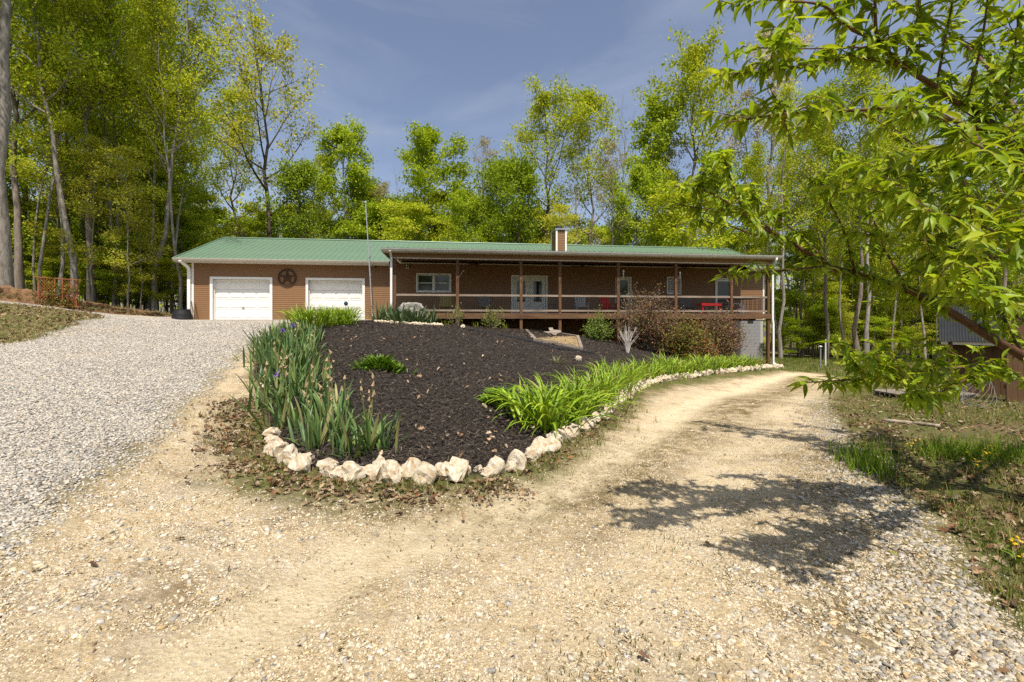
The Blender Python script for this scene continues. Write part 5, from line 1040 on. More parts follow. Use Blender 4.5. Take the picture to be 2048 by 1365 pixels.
# tub at the garage corner, leaning poles
p = HW(-10.75, WV - .35); t = thing('planter_tub', 'black plastic tub under the downspout at the left garage corner', 'tub', (p.x, p.y, h1(p.x, p.y)))
b = MB(); b.lathe([(0, .0), (.46, 0), (.44, .1), (.43, .11), (.40, .28), (.39, .29), (.34, .46), (.35, .5), (.31, .5), (.30, .3)], (0, 0, 0), 24); b.build('tub', BLACKP, t); b = MB(); b.lathe([(0, .42), (.31, .42)], (0, 0, 0), 24); b.build('lid', DKW, t)
for i, (du, lb) in enumerate(((-10.15, 'rusty pole leaning on the left garage wall, nearer the tub'), (-9.98, 'rusty pole leaning on the left garage wall, nearer the garage door'))):
    p = HW(du, WV - .5); q = HW(du - .32, WV - .06); b = MB(); b.tube([(p.x, p.y, h1(p.x, p.y)), (q.x, q.y, .95 - i * .1)], .017, 6); tag(b.build('leaning_pole', BRONZE), lb, 'pole')
# solar path lights
for i, (x, y, Yd, lb) in enumerate(((692, 612, 19.2, 'solar stake light with ball top above the garage-side daylilies'), (709, 630, 19.6, 'solar path light with flat cap beside the garage-side daylilies'), (594, 800, 6.2, 'small dark solar light among the iris leaves'))):
    p = at(x, y, Yd); gz = h1(p.x, p.y); h_ = max(p.z - gz, .3); t = thing('solar_light', lb, 'garden light', (p.x, p.y, gz)); b = MB(); b.tube([(0, 0, -.1), (0, 0, h_)], .01, 6); b.build('stake', DKW, t)
    b = MB()
    if i == 0: b.lathe([(.02, h_), (.07, h_ + .04), (.09, h_ + .1), (.06, h_ + .17), (0, h_ + .19)], (0, 0, 0), 12); b.build('globe', mat('blue_glass', (.03, .07, .12), (.02, .05, .09), 5, .1), t)
    else: b.lathe([(.05, h_ - .1), (.06, h_), (.10 if i == 1 else .05, h_ + .005), (.09 if i == 1 else .05, h_ + .025), (.0, h_ + .05)], (0, 0, 0), 12); b.build('cap', DKW, t)
# rusty trellis with a climber before the bank
RUST = mat('rusted_iron', (.42, .13, .045), (.2, .07, .03), 12, .8); p0 = at(78, 612, 18.9); p1 = at(152, 616, 19.6); p0.z = h1(p0.x, p0.y); p1.z = h1(p1.x, p1.y)
t = thing('garden_trellis', 'rust red iron lattice trellis with climbing vine before the earth bank', 'trellis', (p0.x, p0.y, 0), math.atan2(p1.y - p0.y, p1.x - p0.x)); W_ = (p1 - p0).length; zb = p0.z - .05; HT = 1.22
for x in (0, W_ * .42, W_ * .62, W_): b = MB(); b.tube([(x, 0, zb), (x, 0, zb + HT)], .022, 6); b.build('post', RUST, t)
for z in (.06, HT): b = MB(); b.tube([(-.15, 0, zb + z), (W_ + .15, 0, zb + z - .06)], .02, 6); b.build('rail', RUST, t)
for x0, x1 in ((0, W_ * .42), (W_ * .62, W_)):
    nd = 5; w_ = x1 - x0
    for k in range(-nd, nd):
        for s_ in (1, -1):
            st = w_ / nd; a0 = x0 + k * st; pts = []
            for j in range(25):
                z = HT * j / 24; x = a0 + z * .62
                if s_ < 0: x = x0 + x1 - x
                if x0 <= x <= x1: pts.append((x, .004 * s_, zb + z))
            if len(pts) > 2: b = MB(); b.tube([pts[0], pts[-1]], .009, 4); b.build('lattice_bar', RUST, t)
r = np.random.RandomState(14); n = 1500; P = np.stack([r.uniform(-.2, W_ + .1, n), r.normal(0, .1, n), zb + HT * r.rand(n) ** 1.3], 1); k = fbm(P[:, 0] * 3, P[:, 2] * 3, 90) > -.05; P = P[k]; V, Fc, T = leaf_cloud(P, r.normal(0, 1, (len(P), 3)), np.full(len(P), .085), [(.15, .19, .025), (.22, .2, .03), (.28, .16, .04), (.1, .14, .02)], r); tag(np_obj('vine_foliage', V, Fc, FOL, T, t), kind='stuff')
# fallen log pieces and boardwalk at the right
LOGM = mat('pale_dead_wood', (.42, .36, .28), (.22, .17, .12), 6, .95, (.2, 1, 1), .01)
for i, (a, c, rad_, lb) in enumerate((((1768, 842, -1.75), (1822, 850, -1.75), .035, 'left piece of pale dead log in the right yard'), ((1826, 850, -1.75), (1880, 858, -1.72), .032, 'right piece of pale dead log in the right yard'))):
    a = px(*a); c = px(*c); n_ = 7; b = MB(); rq = random.Random(i); pts = [Vector(a).lerp(Vector(c), j / n_) for j in range(n_ + 1)]; pts = [Vector((v.x, v.y + rq.uniform(-.03, .03), h1(v.x, v.y) + rad_ * .7)) for v in pts]; b.tube(pts, [rad_ * rq.uniform(.8, 1.1) for _ in pts], 8); tag(b.build('fallen_log', LOGM, None, True), lb, 'log')
t0 = px(1812, 800, -2.0); t = thing('boardwalk', 'short grey plank walk before the shed', 'boardwalk', (t0[0], t0[1], h1(t0[0], t0[1])), .12)
for i in range(14):
    b = MB(); b.box(i * .15, i * .15 + .135, -.0, 1.0, .06, .09); b.build('plank', TIM, t)
for y in (.1, .85): b = MB(); b.box(0, 2.1, y, y + .06, -.08, .058); b.build('bearer', TIM, t)
# shed at the right
SHR = mat('dark_corrugated_steel', (.035, .037, .04), (.024, .026, .028), 3, .85, spec=.1); BRWN = mat('raw_cedar_board', (.13, .07, .032), (.07, .036, .018), 6, .85, (1, 1, .12), .003)
sx0 = at(1900, 792, 13.8); t = thing('garden_shed', 'small wooden shed with dark corrugated roof behind the peach branches', 'shed', (sx0.x, sx0.y, h1(sx0.x, sx0.y)), -.75); gz = t.location.z
W_, D_, E_ = 3.6, 2.6, 1.75
for k in range(24):
    if 9 <= k <= 14: continue
    b = MB(); b.box(k * .15, k * .15 + .144, 0, .022, -.1, E_); b.build('plank', BRWN, t)
for k in range(17): b = MB(); b.box(.0, .022, .03 + k * .15, .03 + k * .15 + .144, -.1, E_ + .6 * (1 - abs(k - 8.5) / 8.5)); b.build('plank', BRWN, t)
b = MB(); b.box(9 * .15, 15 * .15, .2, .24, -.1, E_); b.build('door', CEIL, t); b = MB(); b.box(.03, W_, D_ - .03, D_, -.1, E_); b.box(W_ - .03, W_, .03, D_ - .04, -.1, E_); b.box(.05, W_ - .05, .3, D_ - .05, -.05, E_ - .1); b.build('back_wall', CEIL, t)
b = MB(); n_ = 64; vs = []
for s_, (v0, z0, v1, z1) in enumerate(((-.35, E_ - .12, D_ / 2, E_ + 1.02), (D_ + .35, E_ - .12, D_ / 2, E_ + 1.02))):
    vs = []
    for k in range(n_ * 4 + 1): u = -.25 + (W_ + .5) * k / (n_ * 4); dz = .012 * math.sin(k * math.pi / 2 * 1.0); vs += [(u, v0, z0 + dz), (u, v1, z1 + dz)]
    q = MB(); q.add(vs, [(2 * k, 2 * k + 2, 2 * k + 3, 2 * k + 1) for k in range(n_ * 4)]); q.build('roof_sheet', SHR, t)
b = MB(); b.box(-.2, W_ + .2, -.30, -.26, E_ - .22, E_ - .13); b.build('fascia', CREAMT, t)
for x in (.0, W_): b = MB(); b.box(x - .05, x + .05, -.3, -.2, -.1, E_ - .14); b.build('post', BRWN, t)
p = at(2040, 700, 10.5); t = thing('wood_fence_panel', 'raw cedar board panel at the right edge behind the peach tree', 'fence', (p.x, p.y, h1(p.x, p.y)), .1)
for k in range(8): b = MB(); b.box(-.35 + k * .145, -.35 + k * .145 + .14, 0, .02, 0, 2.0); b.build('plank', BRWN, t)
for z in (.3, 1.6): b = MB(); b.box(-.35, .8, .021, .06, z, z + .09); b.build('rail', BRWN, t)
# bird-bath like post and tree tube in the far yard
p = px(1641, 745, -2.75); t = thing('post_light', 'thin post with small white cap on the far lawn', 'garden light', (p[0], p[1], h1(p[0], p[1]))); b = MB(); b.tube([(0, 0, 0), (0, 0, 1.15)], .03, 6); b.build('post', GALV, t); b = MB(); b.lathe([(0, 1.2), (.09, 1.16), (.08, 1.13), (0, 1.13)], (0, 0, 0), 10); b.build('cap', WHITE, t)
p = px(1651, 738, -2.8); b = MB(); b.tube([(0, 0, 0), (0, 0, 1.5)], .035, 6); o = b.build('white_stake', WHITE); o.location = (p[0], p[1], h1(p[0], p[1])); tag(o, 'white plastic stake on the far lawn right of the capped post', 'stake')
# rolled wire by the right edge
p = at(1960, 790, 9.2); GALV2 = mat('dull_wire', (.22, .21, .2), (.12, .11, .1), 8, .7); t = thing('wire_roll', 'tangled roll of grey fence wire at the right edge of the yard', 'wire roll', (p.x, p.y, h1(p.x, p.y)))
for k in range(10):
    b = MB(); rw = .30 - .012 * k; pts = [(rw * math.cos(a * .3142) * (1 + .06 * math.sin(a * k)), .5 * rw * math.sin(a * .3142) + .03 * k, .35 + rw * math.sin(a * .3142 + k * .4)) for a in range(21)]; b.tube(pts, .004, 4, False); b.build('wire_loop', GALV2, t)
# ------------------------------------------------------------------ trees
CROWN = leaf_mat('tree_leaf', 1, .5, .5, .2)
def grow(seed, H, r0, cb, spread, nl, subs, twigs, per, size, crad, pal, lean=(0, 0), up=.75, bare=False, fork=None, wig=.02, top=1.0, flat=.6):
    """a tree: trunk, limbs, branches, twigs as tapering tubes, leaves in sprays at the twig ends"""
    r = np.random.RandomState(seed); b = MB(); P = []; D = []; n0 = 9
    tr = [np.array([lean[0] * (i / n0) ** 1.3 * H + r.normal(0, wig * H * (i > 0) * .4), lean[1] * (i / n0) ** 1.3 * H + r.normal(0, wig * H * (i > 0) * .4), H * top * i / n0]) for i in range(n0 + 1)]
    tr[0][2] = -.6; rad = [r0 * (1.35 if i == 0 else (1 - .93 * (i / n0) ** .9)) for i in range(n0 + 1)]; b.tube(tr, rad, 8, False)
    def on(t): 
        f = t * n0; i = min(int(f), n0 - 1); return tr[i] * (1 - (f - i)) + tr[i + 1] * (f - i), rad[i] * (1 - (f - i)) + rad[i + 1] * (f - i)
    ga = r.uniform(0, 6.28)
    for li in range(nl):
        t = cb + (1 - cb) * (li + r.rand()) / nl; t = min(t, .985); s0, rr_ = on(t); ga += 2.4 + r.normal(0, .4); prof = math.sin(math.pi * min(1, .18 + .8 * (t - cb) / (1 - cb))) ** .7
        L = spread * prof * r.uniform(.7, 1.2); el = R(r.uniform(18, 48)) + (t - cb) * .5; d = np.array([math.cos(ga) * math.cos(el), math.sin(ga) * math.cos(el), math.sin(el)]); pts = [s0]; cur = d.copy()
        for j in range(4): cur = cur + np.array([0, 0, up * .22]) + r.normal(0, .13, 3); cur /= np.linalg.norm(cur); pts.append(pts[-1] + cur * L / 4)
        lr = min(rr_ * .68, .028 * L + .014); b.tube(pts, [lr, lr * .8, lr * .58, lr * .38, lr * .16], 5, False)
        for si in range(subs):
            q = .28 + .72 * (si + r.rand()) / subs; f = q * 4; i = min(int(f), 3); p = pts[i] * (1 - f + i) + pts[i + 1] * (f - i); dd = pts[i + 1] - pts[i]; dd /= np.linalg.norm(dd); sd = dd * .7 + r.normal(0, .55, 3) + np.array([0, 0, .25]); sd /= np.linalg.norm(sd); sl = L * r.uniform(.22, .42) * (1.15 - .4 * q); sp = [p, p + sd * sl * .5 + r.normal(0, .04 * sl, 3), p + sd * sl + np.array([0, 0, .12 * sl])]; b.tube(sp, [lr * .34, lr * .22, lr * .08], 3, False)
            for ti in range(twigs):
                w_ = .35 + .65 * (ti + r.rand()) / twigs; p2 = sp[0] * (1 - w_) + sp[2] * w_; td = sd * .5 + r.normal(0, .6, 3) + np.array([0, 0, .2]); td /= np.linalg.norm(td); tl = sl * r.uniform(.3, .6); e = p2 + td * tl; b.tube([p2, e], [lr * .11 + .004, .003], 3, False)
                if per:
                    n = r.poisson(per); s_ = r.rand(n, 1) ** .6; P.append(p2 + (e - p2) * s_ + r.normal(0, crad, (n, 3)) * np.array([1, 1, flat])); D.append(np.tile(td, (n, 1)))
    me = None
    if per:
        P = np.concatenate(P); D = np.concatenate(D); V, Fc, T = leaf_cloud(P, D, r.uniform(.65, 1.35, len(P)) * size, pal, r); me = (V, Fc, T)
    return b, me
YG = [(.46, .53, .028), (.40, .49, .028), (.56, .60, .04), (.33, .42, .024), (.53, .51, .04)]
GR = [(.34, .46, .024), (.40, .50, .028), (.27, .38, .02), (.46, .53, .03)]
DG = [(.24, .34, .022), (.29, .39, .024), (.34, .42, .026), (.19, .28, .02)]
BE = [(.42, .36, .22), (.36, .30, .17), (.48, .42, .28), (.34, .32, .14)]
WH = [(.58, .53, .40), (.50, .44, .30), (.45, .42, .25), (.62, .56, .44)]
OL = [(.46, .49, .04), (.52, .50, .045), (.39, .45, .035), (.57, .50, .08)]
PROTO = {}
def proto(key, bark, *a, **k):
    b, lf = grow(*a, **k); tm = b.mesh('trunk', bark, True); cm = np_mesh('crown', lf[0], lf[1], CROWN, lf[2]) if lf else None; PROTO[key] = (tm, cm)
#              seed H   r0  cb  spread nl subs twigs per size crad
proto('oakA', BARKD, 1, 20, .24, .42, 5.6, 15, 6, 4, 27, 0.22, .36, YG, up=.9)
proto('oakB', BARK, 2, 20, .22, .45, 4.8, 15, 6, 4, 24, 0.22, .38, YG, lean=(.05, 0), up=1.0)
proto('oakC', BARKD, 3, 20, .26, .38, 6.2, 16, 6, 4, 20, 0.22, .36, OL, lean=(-.04, 0), up=.7)
proto('grnA', BARK, 4, 16, .20, .30, 4.4, 16, 6, 4, 34, 0.24, .34, GR, up=.8)
proto('grnB', BARKD, 5, 16, .18, .25, 4.6, 17, 6, 4, 36, 0.23, .36, GR, up=.6)
proto('dkgA', BARKD, 6, 12, .15, .22, 4.4, 15, 6, 4, 30, 0.21, .40, DG, up=.6)
proto('begA', BARKP, 7, 18, .18, .35, 4.0, 15, 6, 5, 8, .17, .22, BE, up=1.1)
proto('whtA', BARK, 8, 20, .18, .40, 4.2, 16, 6, 5, 11, .18, .24, WH, up=1.0)
proto('bareA', BARKP, 9, 18, .17, .35, 3.8, 14, 6, 5, 0, .1, .1, BE, up=1.2)
proto('tallA', BARKP, 10, 24, .19, .42, 4.4, 14, 6, 4, 17, 0.21, .42, YG, lean=(.03, .0), up=.7)
proto('tallB', BARK, 11, 24, .21, .38, 4.8, 15, 6, 4, 19, 0.21, .44, GR, lean=(-.03, .01), up=.6)
proto('tallC', BARKP, 12, 22, .12, .30, 3.0, 14, 5, 4, 34, 0.18, .40, YG, lean=(.09, 0), up=.6)
proto('undA', BARK, 13, 8, .06, .18, 2.6, 13, 5, 4, 34, 0.14, .30, YG, up=.1, flat=.25)
proto('undB', BARKD, 14, 7, .06, .12, 2.6, 13, 5, 4, 41, 0.14, .30, GR, up=.1, flat=.25)
proto('undC', BARKP, 15, 9, .05, .2, 2.2, 12, 5, 4, 19, 0.12, .28, OL, up=.3, flat=.3)
proto('bigA', BARKP, 16, 24, .36, .50, 8.0, 13, 7, 5, 49, 0.17, .48, YG, lean=(.03, 0), up=.35)
PH = dict(oakA=20, oakB=20, oakC=20, grnA=16, grnB=16, dkgA=12, begA=18, whtA=20, bareA=18, tallA=24, tallB=24, tallC=22, undA=8, undB=7, undC=9, bigA=24)
def plant(key, X, Y, H, rz, name, label, group=None, wide=1.0, tilt=(0, 0), zoff=0.0):
    tm, cm = PROTO[key]; t = thing(name, label, 'tree', (X, Y, h1(X, Y) + zoff), rz, group); s_ = H / PH[key]; t.scale = (s_ * wide, s_ * wide, s_); t.rotation_euler = (tilt[0], tilt[1], rz)
    link('trunk', tm, t)
    if cm: tag(link('crown', cm, t), kind='stuff')
    return t
def skyline(key, x, ytop, Y, rz, label, wide=1.0, name='oak_tree'):
    X = (x - 1024) / F * Y; H = (HZ - ytop) / F * Y - h1(X, Y); return plant(key, X, Y, H, rz, name, label, 'trees behind the house', wide)
# trees standing up behind the roof, from the left
for a in (('oakC', 545, 112, 40, .4, 'tall spreading yellow green tree with dark trunk above the garage roof', 1.0),
          ('oakB', 470, 200, 44, 2.2, 'yellow green tree left of the tall spreading tree over the garage', .9),
          ('grnA', 690, 272, 40, 1.0, 'green topped tree right of the garage, left of the antenna mast', 1.0, 'maple_tree'),
          ('grnB', 855, 282, 42, 3.0, 'dense rounded green tree alone against the sky above the porch left end', 1.05, 'maple_tree'),
          ('begA', 965, 293, 45, .3, 'thin beige budding tree between two green crowns above the porch', .75, 'budding_tree'),
          ('dkgA', 1040, 345, 40, 2.0, 'dark green tree left of the chimney', 1.0, 'maple_tree'),
          ('oakA', 1090, 212, 44, 1.3, 'tall yellow green tree rising just behind the chimney', .95),
          ('oakB', 1185, 218, 43, 4.1, 'tall yellow green tree right of the chimney', .95),
          ('bareA', 1245, 222, 47, .5, 'bare twiggy tree standing right of the yellow green pair by the chimney', .8, 'bare_tree'),
          ('grnA', 1310, 232, 46, 5.0, 'mid green tree left of the tallest tree over the right roof end', .85, 'maple_tree'),
          ('oakA', 1390, 122, 44, 3.3, 'tallest yellow green tree over the right end of the roof', .8),
          ('whtA', 1545, 78, 50, 1.0, 'very tall pale blossoming tree behind the upper peach leaves', .95, 'blossoming_tree'),
          ('whtA', 1640, 250, 44, 2.7, 'pale whitish blossoming tree right of the roof end', .9, 'blossoming_tree'),
          ('begA', 1490, 200, 52, 2.0, 'beige budding tree behind the tallest yellow green one', .9, 'budding_tree'),
          ('dkgA', 600, 345, 37, .8, 'dense green rounded tree just above the right garage roof', .9, 'maple_tree'),
          ('dkgA', 725, 375, 41, 3.6, 'dark green low tree directly behind the antenna mast', .8, 'maple_tree'),
          ('begA', 772, 382, 47, 4.4, 'low beige budding tree right of the antenna mast', .9, 'budding_tree'),
          ('grnB', 925, 400, 38, 5.2, 'low bright green tree behind the porch roof, left of the beige one', .9, 'maple_tree'),
          ('dkgA', 1005, 350, 44, 1.2, 'darker green tree between beige tree and chimney', .9, 'maple_tree'),
          ('begA', 1225, 300, 38, 2.9, 'tan budding tree right of the chimney trees', .8, 'budding_tree'),
          ('oakB', 655, 330, 48, 3.2, 'yellow green tree peeping over the garage behind the rounded one', .8),
          ('grnB', 1275, 360, 39, .2, 'bright green low tree over the roof right of the tan tree', .9, 'maple_tree'),
          ('undA', 1360, 400, 36, 1.4, 'yellow green low tree over the right roof end', 1.3, 'maple_tree'),
          ('grnB', 1440, 330, 41, 2.4, 'bright green tree beyond the right roof corner', .9, 'maple_tree'),
          ('bareA', 795, 350, 50, 1.9, 'bare twiggy tree right of the antenna mast, behind the green crown', .8, 'bare_tree'),
          ('bareA', 1150, 300, 40, 4.9, 'bare dark limbed tree right behind the chimney', .9, 'bare_tree'),
          ('begA', 1330, 300, 48, 5.5, 'beige budding tree under the tallest yellow green crown', .9, 'budding_tree'),
          ('bareA', 615, 330, 46, .6, 'bare branched tree over the right garage roof', .8, 'bare_tree'),
          ('tallA', 400, 300, 46, 1.7, 'yellow green tree behind the left garage roof end', .8),
          ('undA', 830, 420, 37, .9, 'low yellow green sapling crown above the porch roof left part', 1.4, 'sapling'),
          ('undC', 1120, 420, 36, .9, 'low olive sapling crown left and right of the chimney', 1.4, 'sapling')):
    skyline(*a)
# the near wood at the left: trunks that stand apart
for (x, yb, Y, key, H, rz, dpx, tl, lb) in ((4, 572, 19.5, 'bigA', 23, 5.9, 0, .0, 'huge grey trunked oak at the far left edge'), (40, 585, 25, 'tallB', 23, 1.0, 0, 0, 'dark trunk standing just right of the huge oak'), (80, 575, 24, 'tallC', 17, .2, 0, .02, 'slim pale trunk behind the left side of the trellis'), (112, 580, 24.5, 'tallC', 19, 2.2, 0, .0, 'slim trunk behind the middle of the trellis'),
        (133, 575, 28, 'tallB', 24, 2.6, 0, .05, 'thick dark leaning trunk behind the trellis'), (150, 585, 23.5, 'tallA', 21, 3.0, 0, .13, 'pale slim trunk leaning right beside the trellis'), (183, 600, 25.5, 'tallB', 23, 4.0, 0, .04, 'stout grey trunk right of the trellis'), (228, 603, 26.5, 'tallC', 19, 3.4, 0, -.03, 'slim mottled trunk midway between trellis and garage'), (298, 612, 27.5, 'tallC', 20, 3.5, 0, -.1, 'slim trunk leaning left near the garage corner'),
        (312, 613, 27.0, 'tallA', 22, .5, 0, .06, 'tall pale double-stemmed trunk near the garage corner'), (344, 612, 28.5, 'tallC', 18, .1, 0, .0, 'slim trunk just left of the garage corner'), (300, 612, 31, 'tallB', 22, 5.0, 0, .0, 'darker trunk behind the pair near the garage corner'), (60, 590, 31, 'tallA', 25, 4.4, 0, 0, 'pale trunk deeper in the wood behind the trellis'), (205, 600, 34, 'tallB', 24, .7, 0, 0, 'dark trunk deep in the wood midway to the garage'), (255, 605, 37, 'tallA', 25, 1.9, 0, 0, 'pale trunk deep in the wood near the garage'), (360, 600, 38, 'tallB', 20, 3.9, 0, 0, 'green tree rising behind the left roof end of the garage'), (-60, 560, 26, 'tallB', 25, 2.9, 0, 0, 'leafy tree beyond the left picture edge reaching in'), (370, 605, 33, 'bareA', 17, 3, 0, .06, 'bare twiggy tree before the left garage roof end')):
    X = (x - 1024) / F * Y; plant(key, X, Y, H, rz, 'oak_tree', lb, 'trees of the left wood', .95, (0, tl))
# the wood at the right
for (x, Y, key, H, rz, lb, tl) in ((1562, 31, 'tallA', 18, .3, 'mottled trunk just right of the porch downspout', 0), (1578, 36, 'tallC', 17, 1.2, 'slim trunk second right of the porch downspout', 0), (1650, 33, 'tallB', 19, 2.2, 'dark trunk above the capped garden post', .02), (1693, 31, 'tallC', 17, 3.2, 'pale slim trunk in the right wood above the lawn', .02), (1722, 30, 'tallB', 20, 4.2, 'thick dark trunk in the right wood', 0), (1733, 29, 'tallA', 20, .8, 'thick grey trunk in front of the dark one in the right wood', .03), (1783, 34, 'tallC', 18, 5.2, 'pale trunk left of the shed roof', 0), (1800, 40, 'tallA', 21, 1.1, 'grey trunk behind the shed', 0), (1850, 32, 'tallC', 18, 2.1, 'thin trunk over the shed roof', 0), (1960, 34, 'tallA', 21, 3.3, 'pale trunk behind the right end of the shed', 0), (2010, 30, 'tallB', 20, 4.3, 'trunk at the far right behind the peach leaves', 0), (1610, 42, 'tallB', 20, .9, 'dark trunk deep between the downspout and the capped post', 0), (1900, 45, 'whtA', 22, 1.9, 'pale tree deep behind the shed', 0), (1760, 46, 'oakB', 21, 2.5, 'yellow green tree deep in the right wood', 0), (1700, 50, 'grnA', 20, 2.8, 'green tree deep in the right wood', 0), (2100, 40, 'grnB', 20, .8, 'green tree beyond the right picture edge', 0)):
    X = (x - 1024) / F * Y; plant(key, X, Y, H, rz, 'oak_tree', lb, 'trees of the right wood', .9, (0, tl))
rr = np.random.RandomState(66)
POLE_L = ['slim straight pole tree in the left wood, %s from the left picture edge' % q for q in ORD[:16]]; POLE_R = ['slim straight pole tree in the right wood, %s right of the porch' % q for q in ORD[:18]]
for i in range(16):
    x = 25 + 345 * (i + rr.rand()) / 16; Y = rr.uniform(27, 42); plant(['tallC', 'tallA'][i % 2], (x - 1024) / F * Y, Y, rr.uniform(15, 22), rr.uniform(0, 6.28), 'pole_tree', POLE_L[i], 'slim trees of the left wood', rr.uniform(.6, .85), (0, rr.normal(0, .03)))
for i in range(18):
    x = 1555 + 480 * (i + rr.rand()) / 18; Y = rr.uniform(33, 48); plant(['tallC', 'begA', 'tallA'][i % 3], (x - 1024) / F * Y, Y, rr.uniform(13, 18), rr.uniform(0, 6.28), 'pole_tree', POLE_R[i], 'slim trees of the right wood', rr.uniform(.6, .85), (0, rr.normal(0, .03)))
# undergrowth saplings, told apart by colour, depth and what they stand near
rr = np.random.RandomState(77); ku = ['undA', 'undB', 'undC']; HUE = dict(undA='yellow green', undB='fresh green', undC='sparse olive', begA='beige budding', dkgA='deep green', grnB='bright green')
def place(x, stops):
    for lim, w_ in stops:
        if x < lim: return w_
    return stops[-1][1]
LW = [(40, 'behind the huge left oak'), (90, 'behind the left half of the trellis'), (160, 'behind the right half of the trellis'), (230, 'right of the trellis'), (310, 'midway between trellis and garage'), (999, 'close to the left garage corner')]
RW = [(1600, 'just right of the porch downspout'), (1680, 'above the capped lawn post'), (1760, 'by the thick trunks of the right wood'), (1850, 'left of the shed roof'), (1960, 'behind the shed'), (9999, 'at the far right behind the peach leaves')]
BW = [(560, 'over the left garage roof'), (740, 'over the right garage roof'), (900, 'over the left end of the porch roof'), (1080, 'left of the chimney'), (1240, 'right of the chimney'), (1400, 'over the right part of the roof'), (9999, 'beyond the right roof corner')]
for i in range(60):
    x = rr.uniform(-80, 400); Y = rr.uniform(24.5, 48); k = ku[i % 3]; plant(k, (x - 1024) / F * Y, Y, rr.uniform(4, 10), rr.uniform(0, 6.28), 'sapling', '%s %s sapling in the left wood %s' % ('deep-set' if Y > 36 else 'front', HUE[k], place(x, LW)), 'saplings in the left wood', rr.uniform(.9, 1.4))
for i in range(56):
    x = rr.uniform(1545, 2150); Y = rr.uniform(33, 58); k = ku[i % 3]; plant(k, (x - 1024) / F * Y, Y, rr.uniform(4, 10), rr.uniform(0, 6.28), 'sapling', '%s %s sapling in the right wood %s' % ('deep-set' if Y > 45 else 'front', HUE[k], place(x, RW)), 'saplings in the right wood', rr.uniform(.9, 1.4))
for i in range(26):
    x = 1555 + 500 * (i + rr.rand()) / 26; Y = rr.uniform(31, 40); k = ku[i % 3]; plant(k, (x - 1024) / F * Y, Y, rr.uniform(2.2, 4.0), rr.uniform(0, 6.28), 'bush', 'low %s bush at the wood edge %s' % (HUE[k], place(x, RW)), 'bushes along the right wood edge', rr.uniform(1.2, 1.7))
for i in range(20):
    x = 20 + 330 * (i + rr.rand()) / 20; Y = rr.uniform(25.5, 32); k = ku[i % 3]; plant(k, (x - 1024) / F * Y, Y, rr.uniform(2.2, 4.0), rr.uniform(0, 6.28), 'bush', 'low %s bush at the wood edge %s' % (HUE[k], place(x, LW)), 'bushes along the left wood edge', rr.uniform(1.2, 1.7))
for i in range(44):
    x = 400 + 1120 * (i + rr.rand()) / 44; Y = rr.uniform(39, 56); k = ['undA', 'undB', 'begA', 'dkgA', 'undC', 'grnB'][i % 6]; H_ = rr.uniform(8.5, 12.0) * (1.15 if Y > 48 else 1); plant(k, (x - 1024) / F * Y, Y, H_, rr.uniform(0, 6.28), 'low_tree', '%s low tree %s' % (HUE[k], place(x, BW)), 'low trees behind the roof', rr.uniform(.9, 1.25))
# woods on the photographer's side of the drive, mirrored in the porch glass
for i in range(22):
    x = -34 + 68 * (i + rr.rand()) / 22; k = ['tallB', 'grnB', 'undB', 'tallA'][i % 4]; plant(k, x, -rr.uniform(17, 27), rr.uniform(9, 12) if k == 'undB' else rr.uniform(14, 18), rr.uniform(0, 6.28), 'oak_tree', 'tree of the wood behind the viewpoint, mirrored in the porch windows', 'trees behind the viewpoint', 1.2)
# the wood beyond, one mass
n = 52000; X = rr.uniform(-115, 115, n); Y = rr.uniform(58, 100, n) ; hh = 12 + 3.5 * fbm(X * .12, Y * .12, 95) + 6 * (X < -36) + 4 * (X > 36); k = fbm(X * .35, Y * .35, 97) > -.15; Z = hh * rr.rand(n) ** .8; k &= rr.rand(n) < .95; X, Y, Z = X[k], Y[k], Z[k]; n = len(X)
pal = np.array(YG + GR + OL + BE[:1]) * .95; V, Fc, T = leaf_cloud(np.stack([X, Y, hgt(X, Y, False) + Z], 1), rr.normal(0, 1, (n, 3)), rr.uniform(.5, 1.0, n), pal, rr)
b = MB()
for i in range(420):
    x, y = rr.uniform(-115, 115), rr.uniform(56, 98); z = float(hgt(x, y, False)[0]); b.tube([(x, y, z - .5), (x + rr.normal(0, .4), y, z + rr.uniform(10, 15))], [rr.uniform(.1, .22), .05], 5, False)
wood = tag(link('far_woodland', None), 'spring woodland closing the view behind the trees', 'woodland', None, 'stuff'); tag(b.build('trunk_mass', BARK, wood), kind='stuff'); tag(np_obj('foliage_mass', V, Fc, CROWN, T, wood), kind='stuff')

